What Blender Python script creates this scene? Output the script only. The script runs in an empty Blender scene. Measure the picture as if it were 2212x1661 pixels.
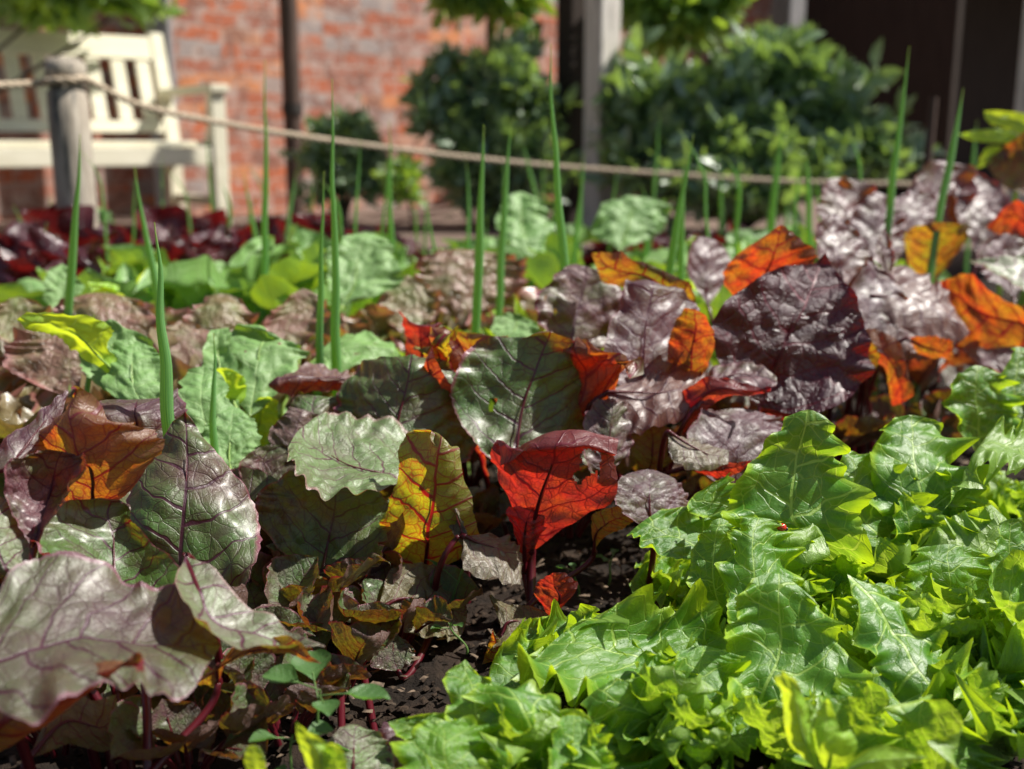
import bpy, math, random
import numpy as np
from mathutils import Vector, Matrix

# ------------------------------------------------------------------ camera, sky, sun, exposure
scn = bpy.context.scene
COL = scn.collection
FPX = 2372.0                      # focal length in pixels of a 2212 px wide frame
CX, CY, HOR = 1106.0, 830.5, 314.0
CAMZ = 0.45
PITCH = math.atan((CY - HOR) / FPX)
cd = bpy.data.cameras.new("camera")
cam = bpy.data.objects.new("camera", cd); COL.objects.link(cam)
cam.location = (0, 0, CAMZ)
cam.rotation_euler = (math.pi / 2 - PITCH, 0, 0)
cd.sensor_width = 36.0
cd.lens = FPX / 2212.0 * 36.0
cd.clip_start = 0.02
cd.clip_end = 500
cd.dof.use_dof = True
cd.dof.focus_distance = 0.93
cd.dof.aperture_fstop = (cd.lens / 1000.0) / 0.0094
cd.dof.aperture_blades = 0
scn.camera = cam

SUN_EL, SUN_AZ = math.radians(50), math.radians(4)      # az: from +x towards +y
sdir = Vector((math.cos(SUN_EL) * math.cos(SUN_AZ), math.cos(SUN_EL) * math.sin(SUN_AZ), math.sin(SUN_EL)))
w = bpy.data.worlds.new("World"); scn.world = w; w.use_nodes = True
wn = w.node_tree
bg = wn.nodes["Background"]
sky = wn.nodes.new("ShaderNodeTexSky"); sky.sky_type = 'NISHITA'; sky.sun_disc = False
sky.sun_elevation = SUN_EL
sky.sun_rotation = math.pi / 2 - SUN_AZ
sky.air_density = 1.0; sky.dust_density = 1.5; sky.ozone_density = 1.0
wn.links.new(sky.outputs[0], bg.inputs[0]); bg.inputs[1].default_value = 0.053
sl = bpy.data.lights.new("sun", 'SUN'); sl.energy = 5.0; sl.angle = math.radians(0.53); sl.color = (1.0, 0.95, 0.87)
so = bpy.data.objects.new("sun", sl); COL.objects.link(so)
so.rotation_euler = sdir.to_track_quat('Z', 'Y').to_euler()
so.location = sdir * 20
scn.view_settings.view_transform = 'Standard'; scn.view_settings.look = 'None'
scn.view_settings.gamma = 1.0; scn.view_settings.exposure = 0.60
try:
    scn.cycles.max_bounces = 8; scn.cycles.diffuse_bounces = 4; scn.cycles.transmission_bounces = 6
    scn.cycles.sample_clamp_indirect = 6.0
    scn.cycles.use_denoising = True
except Exception: pass

rng = np.random.default_rng(7)
random.seed(7)

# ------------------------------------------------------------------ helpers
def P(x, y, D):
    """world point seen at frame pixel (x, y) standing D metres away along the ground"""
    a = (x - CX) / FPX; b = (CY - y) / FPX
    c, s = math.cos(PITCH), math.sin(PITCH)
    v = np.array([a, c + b * s, -s + b * c])
    v = v * (D / v[1])
    return v + np.array([0, 0, CAMZ])

def tag(o, label=None, cat=None, group=None, kind=None):
    if label: o["label"] = label
    if cat: o["category"] = cat
    if group: o["group"] = group
    if kind: o["kind"] = kind
    return o

def empty(name, loc, label=None, cat=None, group=None):
    o = bpy.data.objects.new(name, None); COL.objects.link(o)
    o.location = tuple(float(c) for c in loc); o.empty_display_size = 0.05
    return tag(o, label, cat, group)

def mesh_obj(name, verts, faces, mat, parent=None, uv=None, smooth=True, color=None, rim=None):
    """link verts (world space) as ONE mesh object, its origin at its parent's"""
    verts = np.asarray(verts, dtype=np.float64)
    if parent is not None:
        off = np.array(parent.matrix_basis.translation)
        p = parent.parent
        while p is not None:
            off = off + np.array(p.matrix_basis.translation); p = p.parent
        verts = verts - off
        org = (0, 0, 0)
    else:
        org = (float((verts[:, 0].min() + verts[:, 0].max()) / 2), float((verts[:, 1].min() + verts[:, 1].max()) / 2), float(verts[:, 2].min()))
        verts = verts - np.array(org)
    me = bpy.data.meshes.new(name)
    if isinstance(faces, np.ndarray):
        n = len(faces); k = faces.shape[1]
        me.vertices.add(len(verts)); me.vertices.foreach_set("co", verts.astype(np.float32).ravel())
        me.loops.add(n * k); me.loops.foreach_set("vertex_index", faces.astype(np.int32).ravel())
        me.polygons.add(n)
        me.polygons.foreach_set("loop_start", np.arange(0, n * k, k, dtype=np.int32))
        me.update(calc_edges=True)
    else:
        me.from_pydata([tuple(v) for v in verts], [], faces)
    if uv is not None:
        ul = me.uv_layers.new(name="UVMap")
        li = np.zeros(len(me.loops), dtype=np.int32); me.loops.foreach_get("vertex_index", li)
        U4 = np.asarray(uv, dtype=np.float32)[li]
        ul.data.foreach_set("uv", U4[:, :2].ravel())
        if U4.shape[1] == 4:
            u2 = me.uv_layers.new(name="rim"); u2.data.foreach_set("uv", U4[:, 2:].ravel()); me.uv_layers.active_index = 0
    if smooth: me.polygons.foreach_set("use_smooth", np.ones(len(me.polygons), dtype=bool))
    if mat is not None: me.materials.append(mat)
    me.update()
    o = bpy.data.objects.new(name, me); COL.objects.link(o)
    o.location = org
    if parent is not None: o.parent = parent
    if color is not None: o.color = (*color, 1.0)
    return o

def _hash(ix, iy, seed):
    h = (ix.astype(np.int64) * 374761393 + iy.astype(np.int64) * 668265263 + int(seed) * 1442695041) & 0x7fffffff
    h = (h ^ (h >> 13)) * 1274126177 & 0x7fffffff
    return ((h ^ (h >> 16)) & 0xffff) / 65535.0

def vnoise(x, y, seed=0):
    """smooth value noise in -1..1"""
    x = np.asarray(x, float); y = np.asarray(y, float)
    ix = np.floor(x).astype(np.int64); iy = np.floor(y).astype(np.int64)
    fx = x - ix; fy = y - iy
    fx = fx * fx * (3 - 2 * fx); fy = fy * fy * (3 - 2 * fy)
    a = _hash(ix, iy, seed); b = _hash(ix + 1, iy, seed); c = _hash(ix, iy + 1, seed); d = _hash(ix + 1, iy + 1, seed)
    return (a * (1 - fx) * (1 - fy) + b * fx * (1 - fy) + c * (1 - fx) * fy + d * fx * fy) * 2 - 1

def crom(A, u):
    """Catmull-Rom along axis 0 of control array A at parameters u in 0..1"""
    n = len(A)
    Ae = np.concatenate([2 * A[:1] - A[1:2], A, 2 * A[-1:] - A[-2:-1]])
    t = np.clip(u, 0, 1) * (n - 1); i = np.minimum(t.astype(int), n - 2); f = t - i
    sh = (-1,) + (1,) * (A.ndim - 1)
    f = f.reshape(sh)
    p0, p1, p2, p3 = Ae[i], Ae[i + 1], Ae[i + 2], Ae[i + 3]
    return 0.5 * (2 * p1 + (p2 - p0) * f + (2 * p0 - 5 * p1 + 4 * p2 - p3) * f * f + (3 * p1 - p0 - 3 * p2 + p3) * f ** 3)

def tri(x): return 1 - np.abs((x % 1.0) * 2 - 1)

EDGE = {  # margin recipes: (fine teeth, lobes, ruffle, bumps)
 'beet':    dict(teeth=.05, tn=32, lobe=.08, ln=6, ruf=.10, rn=6, bump=.042, bn=3.0, fold=.08),
 'lettuce': dict(teeth=.06, tn=26, lobe=.30, ln=4, ruf=.36, rn=4.2, bump=.05, bn=3.0),
 'radish':  dict(teeth=.13, tn=19, lobe=.24, ln=5, ruf=.15, rn=5, bump=.045, bn=4, fold=.16),
 'smooth':  dict(teeth=.0, tn=10, lobe=.03, ln=4, ruf=.02, rn=4, bump=.010, bn=3),
 'frill':   dict(teeth=.12, tn=26, lobe=.25, ln=8, ruf=.30, rn=8, bump=.05, bn=5),
}

def leaf_grid(cage, style='beet', seed=0, nt=64, ns=41, roll=0.0, amp=1.0, holes=()):
    """loft a leaf blade through a control cage [rows base->tip][cols left->right][xyz]; returns verts, faces, uv, midrib"""
    cage = np.asarray(cage, float)
    e = EDGE[style]
    t = np.linspace(0, 1, nt)
    # denser near both ends so that base and tip come out round
    t = 0.5 - 0.5 * np.cos(np.pi * t) * (0.55) - (0.5 - t) * 0.45 if nt > 8 else t
    t = np.clip(t, 0, 1)
    s = np.linspace(-1, 1, ns)
    R = crom(cage, t)                                  # nt, cols, 3
    G = crom(np.swapaxes(R, 0, 1), (s + 1) / 2)        # ns, nt, 3
    G = np.swapaxes(G, 0, 1)                           # nt, ns, 3
    mid = G[:, ns // 2]
    L = np.linalg.norm(np.diff(mid, axis=0), axis=1); vlen = np.concatenate([[0], np.cumsum(L)]); Lt = vlen[-1]
    seg = np.linalg.norm(np.diff(G, axis=1), axis=2)   # arc across
    cum = np.concatenate([np.zeros((nt, 1)), np.cumsum(seg, axis=1)], axis=1)
    across = cum - cum[:, ns // 2:ns // 2 + 1]
    hw = 0.5 * cum[:, -1]
    T, S = np.meshgrid(t, s, indexing='ij')
    side = (S > 0).astype(float)
    aS = np.abs(S)
    # outline: lobes, teeth
    lob = tri(T * e['ln'] + 0.35 * vnoise(T * 3, side * 9, seed) + side * .37 + seed * .13) 
    if style in ('lettuce',):
        lobf = lob ** 1.7 - .45
        lobf = lobf * (0.6 + 0.6 * vnoise(T * 5, side * 7 + 3, seed + 5))
    else:
        lobf = vnoise(T * e['ln'] * 1.5, side * 5.3, seed + 2)
    tooth = tri(T * e['tn'] + 1.3 * vnoise(T * 6, side * 3, seed + 9)) ** 1.5 - .5
    fade = np.clip(np.minimum(T, 1 - T) * 6, 0, 1)
    out = (e['lobe'] * lobf + e['teeth'] * tooth * (0.6 + .5 * vnoise(T * 9, side, seed + 4))) * amp
    cut = out * aS ** 4                                # moves the margin out or in
    dS = np.gradient(G, s, axis=1)
    dT = np.gradient(G, t, axis=0)
    Nn = np.cross(dS, dT); ln = np.linalg.norm(Nn, axis=2, keepdims=True); ln[ln < 1e-12] = 1; Nn = Nn / ln
    hwc = hw[:, None]
    Sd = dS / np.maximum(np.linalg.norm(dS, axis=2, keepdims=True), 1e-9)
    G = G + Sd * (np.sign(S) * cut * np.minimum(hwc, Lt * .4))[..., None]
    # tip and base teeth: also push along the midrib
    rf = e['ruf'] * amp
    ph = T * e['rn'] + 0.8 * vnoise(T * 4, side * 11 + 1, seed + 7)
    sw = .25 if style == 'frill' else .6
    ruf = (np.sin(2 * np.pi * ph + side * 2.1 + seed) * sw + (1.4 if style == 'frill' else 1) * vnoise(T * e['rn'] * 1.7, side * 4 + aS * 1.3, seed + 12) * .8) * aS ** 2.4
    if style in ('lettuce', 'frill'):
        ruf = ruf + 2.0 * (lob - .35) * aS ** 5          # lobes curl up
    U = across / max(Lt, 1e-6); V = np.broadcast_to((vlen / Lt)[:, None], U.shape)
    bn = e['bn']
    bum = vnoise(U * bn * 2 + 31, V * bn * 2, seed + 20) + .5 * vnoise(U * bn * 4.3 + 11, V * bn * 4.3, seed + 21)
    # quilting between side veins
    q = V - .45 * np.abs(U) - .8 * U * U
    quilt = np.abs(np.sin(np.pi * q * 5.5)) * np.clip(aS * 2, 0, 1)
    wide = np.minimum(hwc, Lt * .45)
    rs_ = np.random.default_rng(seed + 77)
    rl, rr2 = rs_.uniform(-.22, .32, 2) * (1 if style == 'beet' else .6) * amp
    tip = rs_.uniform(-.10, .16) * np.clip(T - .55, 0, 1) ** 2 * 4 * Lt * (1 if style == 'beet' else .5)
    wav = .035 * Lt * amp * np.sin(T * rs_.uniform(3, 6) + rs_.uniform(0, 6)) * np.clip(T * 3, 0, 1)
    disp = tip + wav + e.get('fold', 0) * aS * wide + np.where(S > 0, rr2, rl) * aS ** 3 * wide + rf * ruf * wide + e['bump'] * amp * bum * Lt * .55 + .016 * Lt * (quilt - .6) * amp * (.35 if style in ('lettuce', 'frill') else 1) + roll * aS ** 4 * wide
    G = G + Nn * (disp * np.clip(np.minimum(T * 8, (1 - T) * 6 + .25), 0, 1))[..., None]
    verts = G.reshape(-1, 3)
    uv = np.stack([U.ravel(), V.ravel(), np.abs(S).ravel(), T.ravel()], axis=1)
    i = np.arange(nt - 1)[:, None] * ns + np.arange(ns - 1)[None, :]
    i = i.ravel()
    F = np.stack([i, i + 1, i + 1 + ns, i + ns], axis=1)
    if holes:
        fu = (S[:-1, :-1] + S[1:, 1:]).ravel() / 2; fv = (T[:-1, :-1] + T[1:, 1:]).ravel() / 2
        keep = np.ones(len(F), bool)
        for (hs, ht, hr) in holes:
            dd = np.hypot((fu - hs) * .6, (fv - ht)) + .35 * hr * vnoise(fu * 30, fv * 30, seed)
            keep &= dd > hr
        F = F[keep]
    return verts, F, uv, mid, Nn[:, ns // 2]

def tube(path, rad, nseg=10, flat=1.0, cap=True):
    """tube along path with radius per point -> verts, faces, uv"""
    path = np.asarray(path, float); n = len(path)
    rad = np.broadcast_to(np.asarray(rad, float), (n,))
    tg = np.gradient(path, axis=0); tg /= np.maximum(np.linalg.norm(tg, axis=1, keepdims=True), 1e-9)
    up = np.array([0.13, 0.2, 1.0]) if abs(tg[0][2]) < .9 else np.array([0.1, 1.0, 0.05])
    vs = []; uvs = []
    a = np.cross(tg, up); a /= np.maximum(np.linalg.norm(a, axis=1, keepdims=True), 1e-9)
    b = np.cross(tg, a)
    th = np.linspace(0, 2 * np.pi, nseg + 1)[:-1]
    for k in range(n):
        vs.append(path[k] + rad[k] * (np.cos(th)[:, None] * a[k] + flat * np.sin(th)[:, None] * b[k]))
        uvs.append(np.stack([th / (2 * np.pi), np.full(nseg, k / (n - 1))], axis=1))
    V = np.concatenate(vs); UV = np.concatenate(uvs)
    F = []
    for k in range(n - 1):
        for j in range(nseg):
            j2 = (j + 1) % nseg
            F.append([k * nseg + j, k * nseg + j2, (k + 1) * nseg + j2, (k + 1) * nseg + j])
    return V, np.array(F), UV

def merge(parts):
    vs, fs, us = [], [], []; o = 0
    for (v, f, u) in parts:
        vs.append(v); fs.append(f + o); us.append(u[:, :2] if u is not None else np.zeros((len(v), 2))); o += len(v)
    return np.concatenate(vs), np.concatenate(fs), np.concatenate(us)

def bez(a, b, c, d, n=12):
    t = np.linspace(0, 1, n)[:, None]
    a, b, c, d = [np.asarray(k, float) for k in (a, b, c, d)]
    return (1 - t) ** 3 * a + 3 * (1 - t) ** 2 * t * b + 3 * (1 - t) * t * t * c + t ** 3 * d

def box(x0, x1, y0, y1, z0, z1, bev=0.0):
    v = np.array([[x, y, z] for x in (x0, x1) for y in (y0, y1) for z in (z0, z1)], float)
    f = np.array([[0, 1, 3, 2], [4, 6, 7, 5], [0, 4, 5, 1], [2, 3, 7, 6], [0, 2, 6, 4], [1, 5, 7, 3]])
    return v, f, np.zeros((8, 2))

def bevel(o, wd=0.004, seg=2):
    m = o.modifiers.new("bevel", 'BEVEL'); m.width = wd; m.segments = seg; m.limit_method = 'ANGLE'
    return o

# ------------------------------------------------------------------ materials
class NT:
    def __init__(s, name):
        s.m = bpy.data.materials.new(name); s.m.use_nodes = True; s.t = s.m.node_tree; s.t.nodes.clear()
        s.out = s.t.nodes.new("ShaderNodeOutputMaterial")
    def n(s, typ, props=None, **inp):
        nd = s.t.nodes.new("ShaderNode" + typ)
        for k, v in (props or {}).items(): setattr(nd, k, v)
        for k, v in inp.items():
            key = int(k[1:]) if k[0] == 'i' and k[1:].isdigit() else k.replace('_', ' ')
            s.set(nd.inputs[key], v)
        return nd
    def set(s, sock, v):
        if isinstance(v, bpy.types.NodeSocket): s.t.links.new(v, sock)
        elif isinstance(v, bpy.types.Node): s.t.links.new(v.outputs[0], sock)
        elif isinstance(v, (tuple, list)) and len(v) == 3 and sock.type == 'RGBA': sock.default_value = (*v, 1)
        else: sock.default_value = v
    def math(s, op, a, b=0.0, c=None, clamp=False):
        nd = s.t.nodes.new("ShaderNodeMath"); nd.operation = op; nd.use_clamp = clamp
        s.set(nd.inputs[0], a); s.set(nd.inputs[1], b)
        if c is not None: s.set(nd.inputs[2], c)
        return nd.outputs[0]
    def ramp(s, v, a, b, lo=0.0, hi=1.0):
        nd = s.t.nodes.new("ShaderNodeMapRange"); nd.interpolation_type = 'SMOOTHSTEP'
        s.set(nd.inputs[0], v); s.set(nd.inputs[1], a); s.set(nd.inputs[2], b); nd.inputs[3].default_value = lo; nd.inputs[4].default_value = hi
        return nd.outputs[0]
    def mix(s, f, a, b, blend='MIX'):
        nd = s.t.nodes.new("ShaderNodeMix"); nd.data_type = 'RGBA'; nd.blend_type = blend
        s.set(nd.inputs[0], f); s.set(nd.inputs[6], a); s.set(nd.inputs[7], b)
        return nd.outputs[2]
    def noise(s, vec, scale, detail=2, rough=.5, dist=0.0):
        nd = s.n("TexNoise", None, Scale=scale, Detail=detail, Roughness=rough, Distortion=dist)
        if vec is not None: s.set(nd.inputs["Vector"], vec)
        return nd
    def done(s, sh): s.t.links.new(sh if isinstance(sh, bpy.types.NodeSocket) else sh.outputs[0], s.out.inputs[0]); return s.m

def leaf_mat(name, A, B, vein, tA, tB, tvein, back, rough=.4, spec=.5, nlat=5.5, veinw=1.0, fine=1.0, tfac=1.0,
             bump=.6, bdist=.0012, patch=3.0, blister=0.0, spots=0.0, coat=0.0, shine=0.0, rim=None, rimt=None, rimw=.8):
    """A/B: upper-side colours, tA/tB: what the light turns into going through; object colour R picks tA..tB, G picks A..B"""
    k = NT(name)
    uvn = k.n("TexCoord"); uv = uvn.outputs["UV"]
    oi = k.n("ObjectInfo"); oc = k.n("SeparateColor", None, Color=oi.outputs["Color"])
    rnd = oi.outputs["Random"]
    off = k.n("CombineXYZ", None, X=k.math('MULTIPLY', rnd, 37.0), Y=k.math('MULTIPLY', rnd, 91.0))
    pv = k.n("VectorMath", {'operation': 'ADD'}, i0=uv, i1=off).outputs[0]
    nz = k.noise(pv, 5.0, 2)
    dist = k.n("VectorMath", {'operation': 'MULTIPLY_ADD'}, i0=nz.outputs["Color"], i1=(.10, .10, 0), i2=pv).outputs[0]
    sp = k.n("SeparateXYZ", None, Vector=uv); U, V = sp.outputs[0], sp.outputs[1]
    au = k.math('ABSOLUTE', U)
    wob = k.math('MULTIPLY_ADD', nz.outputs[0], .13, -.065)
    q = k.math('SUBTRACT', V, k.math('MULTIPLY', au, .45))
    q = k.math('SUBTRACT', q, k.math('MULTIPLY', k.math('MULTIPLY', au, au), .8))
    q = k.math('ADD', q, wob)
    q = k.math('ADD', q, k.math('MULTIPLY', k.math('GREATER_THAN', U, 0.0), .07))
    fr = k.math('FRACT', k.math('MULTIPLY', q, nlat))
    d = k.math('DIVIDE', k.math('ABSOLUTE', k.math('SUBTRACT', fr, .5)), nlat)
    lw = k.math('MAXIMUM', k.math('MULTIPLY_ADD', au, -.016 * veinw, .0105 * veinw), .003)
    lat = k.ramp(d, k.math('MULTIPLY', lw, 1.25), k.math('MULTIPLY', lw, .45))
    mw = k.math('MULTIPLY_ADD', V, -.013 * veinw, .018 * veinw)
    mid = k.ramp(k.math('ABSOLUTE', k.math('ADD', U, k.math('MULTIPLY', wob, .12))), mw, k.math('MULTIPLY', mw, .5))
    vo = k.n("TexVoronoi", {'feature': 'DISTANCE_TO_EDGE'}, Vector=dist, Scale=11.0)
    ter = k.ramp(vo.outputs["Distance"], .045 * veinw, .008)
    vo2 = k.n("TexVoronoi", {'feature': 'DISTANCE_TO_EDGE'}, Vector=dist, Scale=34.0)
    fin = k.ramp(vo2.outputs["Distance"], .09, .01)
    vm = k.math('MAXIMUM', mid, lat)
    vm = k.math('MAXIMUM', vm, k.math('MULTIPLY', ter, .42))
    vm = k.math('MAXIMUM', vm, k.math('MULTIPLY', fin, .22 * fine))
    pn = k.noise(pv, patch, 4, .6)
    pf = k.math('ADD', oc.outputs[1], k.math('MULTIPLY_ADD', pn.outputs[0], 2.6, -1.3), clamp=True)
    base = k.mix(pf, A, B)
    mot = k.noise(pv, 45, 3, .7)
    base = k.mix(k.math('MULTIPLY', mot.outputs[0], .5), base, k.mix(.5, base, back), 'MIX')
    if spots:
        sv = k.n("TexVoronoi", None, Vector=pv, Scale=26.0)
        base = k.mix(k.ramp(sv.outputs["Distance"], .12, .05, 0, spots), base, (.55, .62, .35))
    col = k.mix(vm, base, vein)
    if rim is not None:
        ru = k.n("UVMap", {'uv_map': 'rim'}); rs = k.n("SeparateXYZ", None, Vector=ru.outputs[0])
        rmask = k.ramp(k.math('ADD', rs.outputs[0], k.math('MULTIPLY_ADD', nz.outputs[0], .16, -.08)), rimw, 1.0)
        col = k.mix(rmask, col, rim)
    geo = k.n("NewGeometry")
    bcol = k.mix(k.math('MULTIPLY', vm, .8), back, vein)
    rc = k.mix(geo.outputs["Backfacing"], col, bcol)
    tf = k.math('ADD', oc.outputs[0], k.math('MULTIPLY_ADD', pn.outputs[0], 2.4, -1.2), clamp=True)
    tc = k.mix(tf, tA, tB)
    tc = k.mix(k.math('MULTIPLY', mot.outputs[0], .55), tc, k.mix(.75, tc, tvein))
    shadow_pn = k.noise(pv, 7.0, 4, .65)
    tc = k.mix(k.ramp(shadow_pn.outputs[0], .42, .62, 0, .75), tc, k.mix(.55, base, tc), 'MIX')  # dark patches in the through-light colour stand for shadows on backlit leaves
    vt = k.math('MAXIMUM', vm, k.math('MULTIPLY', ter, .8))
    vt = k.math('MAXIMUM', vt, k.math('MULTIPLY', fin, .5 * fine))
    tc = k.mix(vt, tc, tvein)
    if rim is not None: tc = k.mix(rmask, tc, rimt)
    h = k.math('MULTIPLY', vm, -.7)
    pil = k.math('MULTIPLY', k.math('MINIMUM', vo.outputs["Distance"], .3), 1.6)
    h = k.math('ADD', h, pil)
    h = k.math('ADD', h, k.math('MULTIPLY', k.noise(pv, 70, 3, .7).outputs[0], .55))
    if blister:
        bl = k.n("TexVoronoi", {'feature': 'SMOOTH_F1'}, Vector=dist, Scale=17.0, Smoothness=.6)
        h = k.math('ADD', h, k.math('MULTIPLY', bl.outputs["Distance"], -1.8 * blister))
    bp = k.n("Bump", None, Strength=bump, Distance=bdist, Height=h)
    rv = k.math('ADD', rough, k.math('MULTIPLY_ADD', mot.outputs[0], .3, -.15))
    pr = k.n("BsdfPrincipled", None, Base_Color=rc, Roughness=rv, Normal=bp.outputs[0])
    pr.inputs["Specular IOR Level"].default_value = spec
    if coat:
        pr.inputs["Coat Weight"].default_value = coat; pr.inputs["Coat Roughness"].default_value = .30
    tr = k.n("BsdfTranslucent", None, Color=k.mix(1.0, tc, (tfac, tfac, tfac), 'MULTIPLY'), Normal=bp.outputs[0])
    return k.done(k.n("AddShader", None, i0=pr.outputs[0], i1=tr.outputs[0]))

M = {}
M['beet'] = leaf_mat("beet_leaf", (.044, .120, .016), (.088, .028, .040), (.040, .006, .016),
    (.42, .46, .012), (.80, .13, .012), (.28, .008, .010), (.10, .055, .045), rough=.46, spec=.6, tfac=.27, bump=.75, bdist=.0014, patch=2.6, coat=.32, rim=(.17, .05, .07), rimt=(.5, .03, .03), rimw=.93)
M['silver_beet'] = leaf_mat("silvery_beet_leaf", (.060, .085, .032), (.062, .030, .044), (.040, .006, .018),
    (.62, .25, .015), (.85, .10, .012), (.30, .008, .010), (.10, .055, .045), rough=.48, spec=.7, tfac=.45, bump=.7, bdist=.0014, patch=3, coat=.16, rim=(.15, .07, .09), rimt=(.6, .05, .05), rimw=.95)
M['lettuce'] = leaf_mat("lettuce_leaf", (.030, .115, .010), (.085, .195, .016), (.20, .31, .06),
    (.30, .52, .010), (.50, .66, .010), (.50, .62, .06), (.12, .20, .035), rough=.38, spec=.45, tfac=.55, bump=.6, bdist=.0018, blister=.45, nlat=4.5, veinw=.9, fine=.3, coat=.05, rim=(.19, .29, .02), rimt=(.50, .66, .01), rimw=.80)
M['red_lettuce'] = leaf_mat("oak_lettuce_leaf", (.105, .165, .030), (.20, .095, .075), (.22, .19, .09),
    (.40, .44, .02), (.42, .20, .04), (.40, .26, .04), (.16, .13, .07), rough=.30, spec=.8, tfac=.30, bump=.7, bdist=.002, blister=.4, nlat=5, veinw=.7, fine=.3, rim=(.26, .11, .10), rimt=(.45, .15, .05), rimw=.72)
M['maroon_lettuce'] = leaf_mat("maroon_lettuce_leaf", (.035, .007, .010), (.085, .035, .050), (.06, .01, .02),
    (.50, .02, .010), (.40, .03, .03), (.25, .01, .01), (.06, .015, .015), rough=.25, spec=.7, tfac=.22, bump=.8, bdist=.003, blister=.8, nlat=5)
M['radish'] = leaf_mat("radish_leaf", (.125, .245, .075), (.17, .29, .105), (.25, .38, .15),
    (.36, .56, .02), (.52, .64, .012), (.26, .42, .03), (.15, .28, .08), rough=.48, spec=.5, tfac=.30, bump=.6, bdist=.0016, nlat=6, veinw=.65, fine=.7, spots=.35)
M['lime'] = leaf_mat("young_leaf", (.13, .27, .02), (.2, .34, .06), (.3, .42, .1),
    (.50, .68, .01), (.66, .74, .01), (.5, .6, .05), (.2, .34, .04), rough=.45, spec=.4, tfac=.8, bump=.4, bdist=.001, nlat=5, veinw=.6, fine=.4)
M['weed'] = leaf_mat("weed_leaf", (.035, .085, .018), (.05, .11, .025), (.08, .15, .05),
    (.14, .36, .03), (.16, .4, .04), (.16, .34, .05), (.09, .2, .07), rough=.5, spec=.4, tfac=.5, bump=.3, bdist=.0008, nlat=5, veinw=.6, fine=.3)
M['shrub'] = leaf_mat("shrub_leaf", (.045, .100, .034), (.17, .25, .14), (.20, .28, .17),
    (.14, .24, .02), (.26, .36, .03), (.2, .3, .04), (.10, .16, .09), rough=.30, spec=1.0, tfac=.6, bump=.3, bdist=.002, veinw=.6, fine=.2)
M['tree'] = leaf_mat("tree_leaf", (.05, .12, .02), (.08, .16, .03), (.09, .16, .07),
    (.26, .42, .015), (.42, .55, .02), (.2, .3, .04), (.10, .17, .06), rough=.4, spec=.5, tfac=.7, bump=.3, bdist=.002, veinw=.6, fine=.2)

def stem_mat(name, c1, c2, tr, rough=.35, streak=True, tfac=.25):
    k = NT(name)
    tcn = k.n("TexCoord"); mp = k.n("Mapping", None, Vector=tcn.outputs["UV"]); mp.inputs["Scale"].default_value = (9, 1.2, 1)
    nz = k.noise(mp.outputs[0], 3.0, 3, .6)
    nz2 = k.noise(tcn.outputs["Object"], 60, 3)
    c = k.mix(k.ramp(nz.outputs[0], .3, .7), c1, c2)
    bp = k.n("Bump", None, Strength=.4, Distance=.0008, Height=nz.outputs[0])
    pr = k.n("BsdfPrincipled", None, Base_Color=c, Roughness=rough, Normal=bp.outputs[0])
    t2 = k.n("BsdfTranslucent", None, Color=tuple(a * tfac for a in tr))
    return k.done(k.n("AddShader", None, i0=pr.outputs[0], i1=t2.outputs[0]))

M['petiole'] = stem_mat("beet_stalk", (.050, .004, .009), (.095, .007, .013), (.9, .05, .03), rough=.3, tfac=.07)
M['lstalk'] = stem_mat("green_stalk", (.16, .3, .06), (.3, .42, .12), (.6, .7, .05), tfac=.3)
M['wstalk'] = stem_mat("weed_stalk", (.08, .16, .04), (.12, .2, .06), (.3, .5, .05), tfac=.2)

def onion_mat():
    k = NT("onion_leaf")
    tcn = k.n("TexCoord"); sp = k.n("SeparateXYZ", None, Vector=tcn.outputs["UV"])
    mp = k.n("Mapping", None, Vector=tcn.outputs["UV"]); mp.inputs["Scale"].default_value = (14, .7, 1)
    nz = k.noise(mp.outputs[0], 2.0, 3, .6)
    c = k.mix(k.ramp(nz.outputs[0], .35, .65), (.055, .14, .050), (.095, .21, .085))
    c = k.mix(k.ramp(sp.outputs[1], .93, 1.0), c, (.25, .22, .08))
    tcol = k.mix(k.ramp(nz.outputs[0], .4, .6), (.20, .40, .01), (.44, .60, .015))
    bp = k.n("Bump", None, Strength=.5, Distance=.0006, Height=nz.outputs[0])
    pr = k.n("BsdfPrincipled", None, Base_Color=c, Roughness=.42, Normal=bp.outputs[0])
    tr = k.n("BsdfTranslucent", None, Color=k.mix(1.0, tcol, (.75, .75, .75), 'MULTIPLY'))
    return k.done(k.n("AddShader", None, i0=pr.outputs[0], i1=tr.outputs[0]))
M['onion'] = onion_mat()

def plain(name, c1, c2, scale=8, rough=.7, bump=.3, bdist=.004, stretch=(1, 1, 1), c3=None, c3lo=.6, c3hi=.7, spec=.3):
    k = NT(name)
    tcn = k.n("TexCoord"); mp = k.n("Mapping", None, Vector=tcn.outputs["Object"]); mp.inputs["Scale"].default_value = stretch
    a = k.noise(mp.outputs[0], scale, 6, .65)
    c = k.mix(k.ramp(a.outputs[0], .35, .65), c1, c2)
    if c3 is not None:
        b = k.noise(mp.outputs[0], scale * .37 + 1, 4, .6)
        c = k.mix(k.ramp(b.outputs[0], c3lo, c3hi), c, c3)
    bp = k.n("Bump", None, Strength=bump, Distance=bdist, Height=a.outputs[0])
    pr = k.n("BsdfPrincipled", None, Base_Color=c, Roughness=rough, Normal=bp.outputs[0])
    pr.inputs["Specular IOR Level"].default_value = spec
    return k.done(pr)

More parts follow.
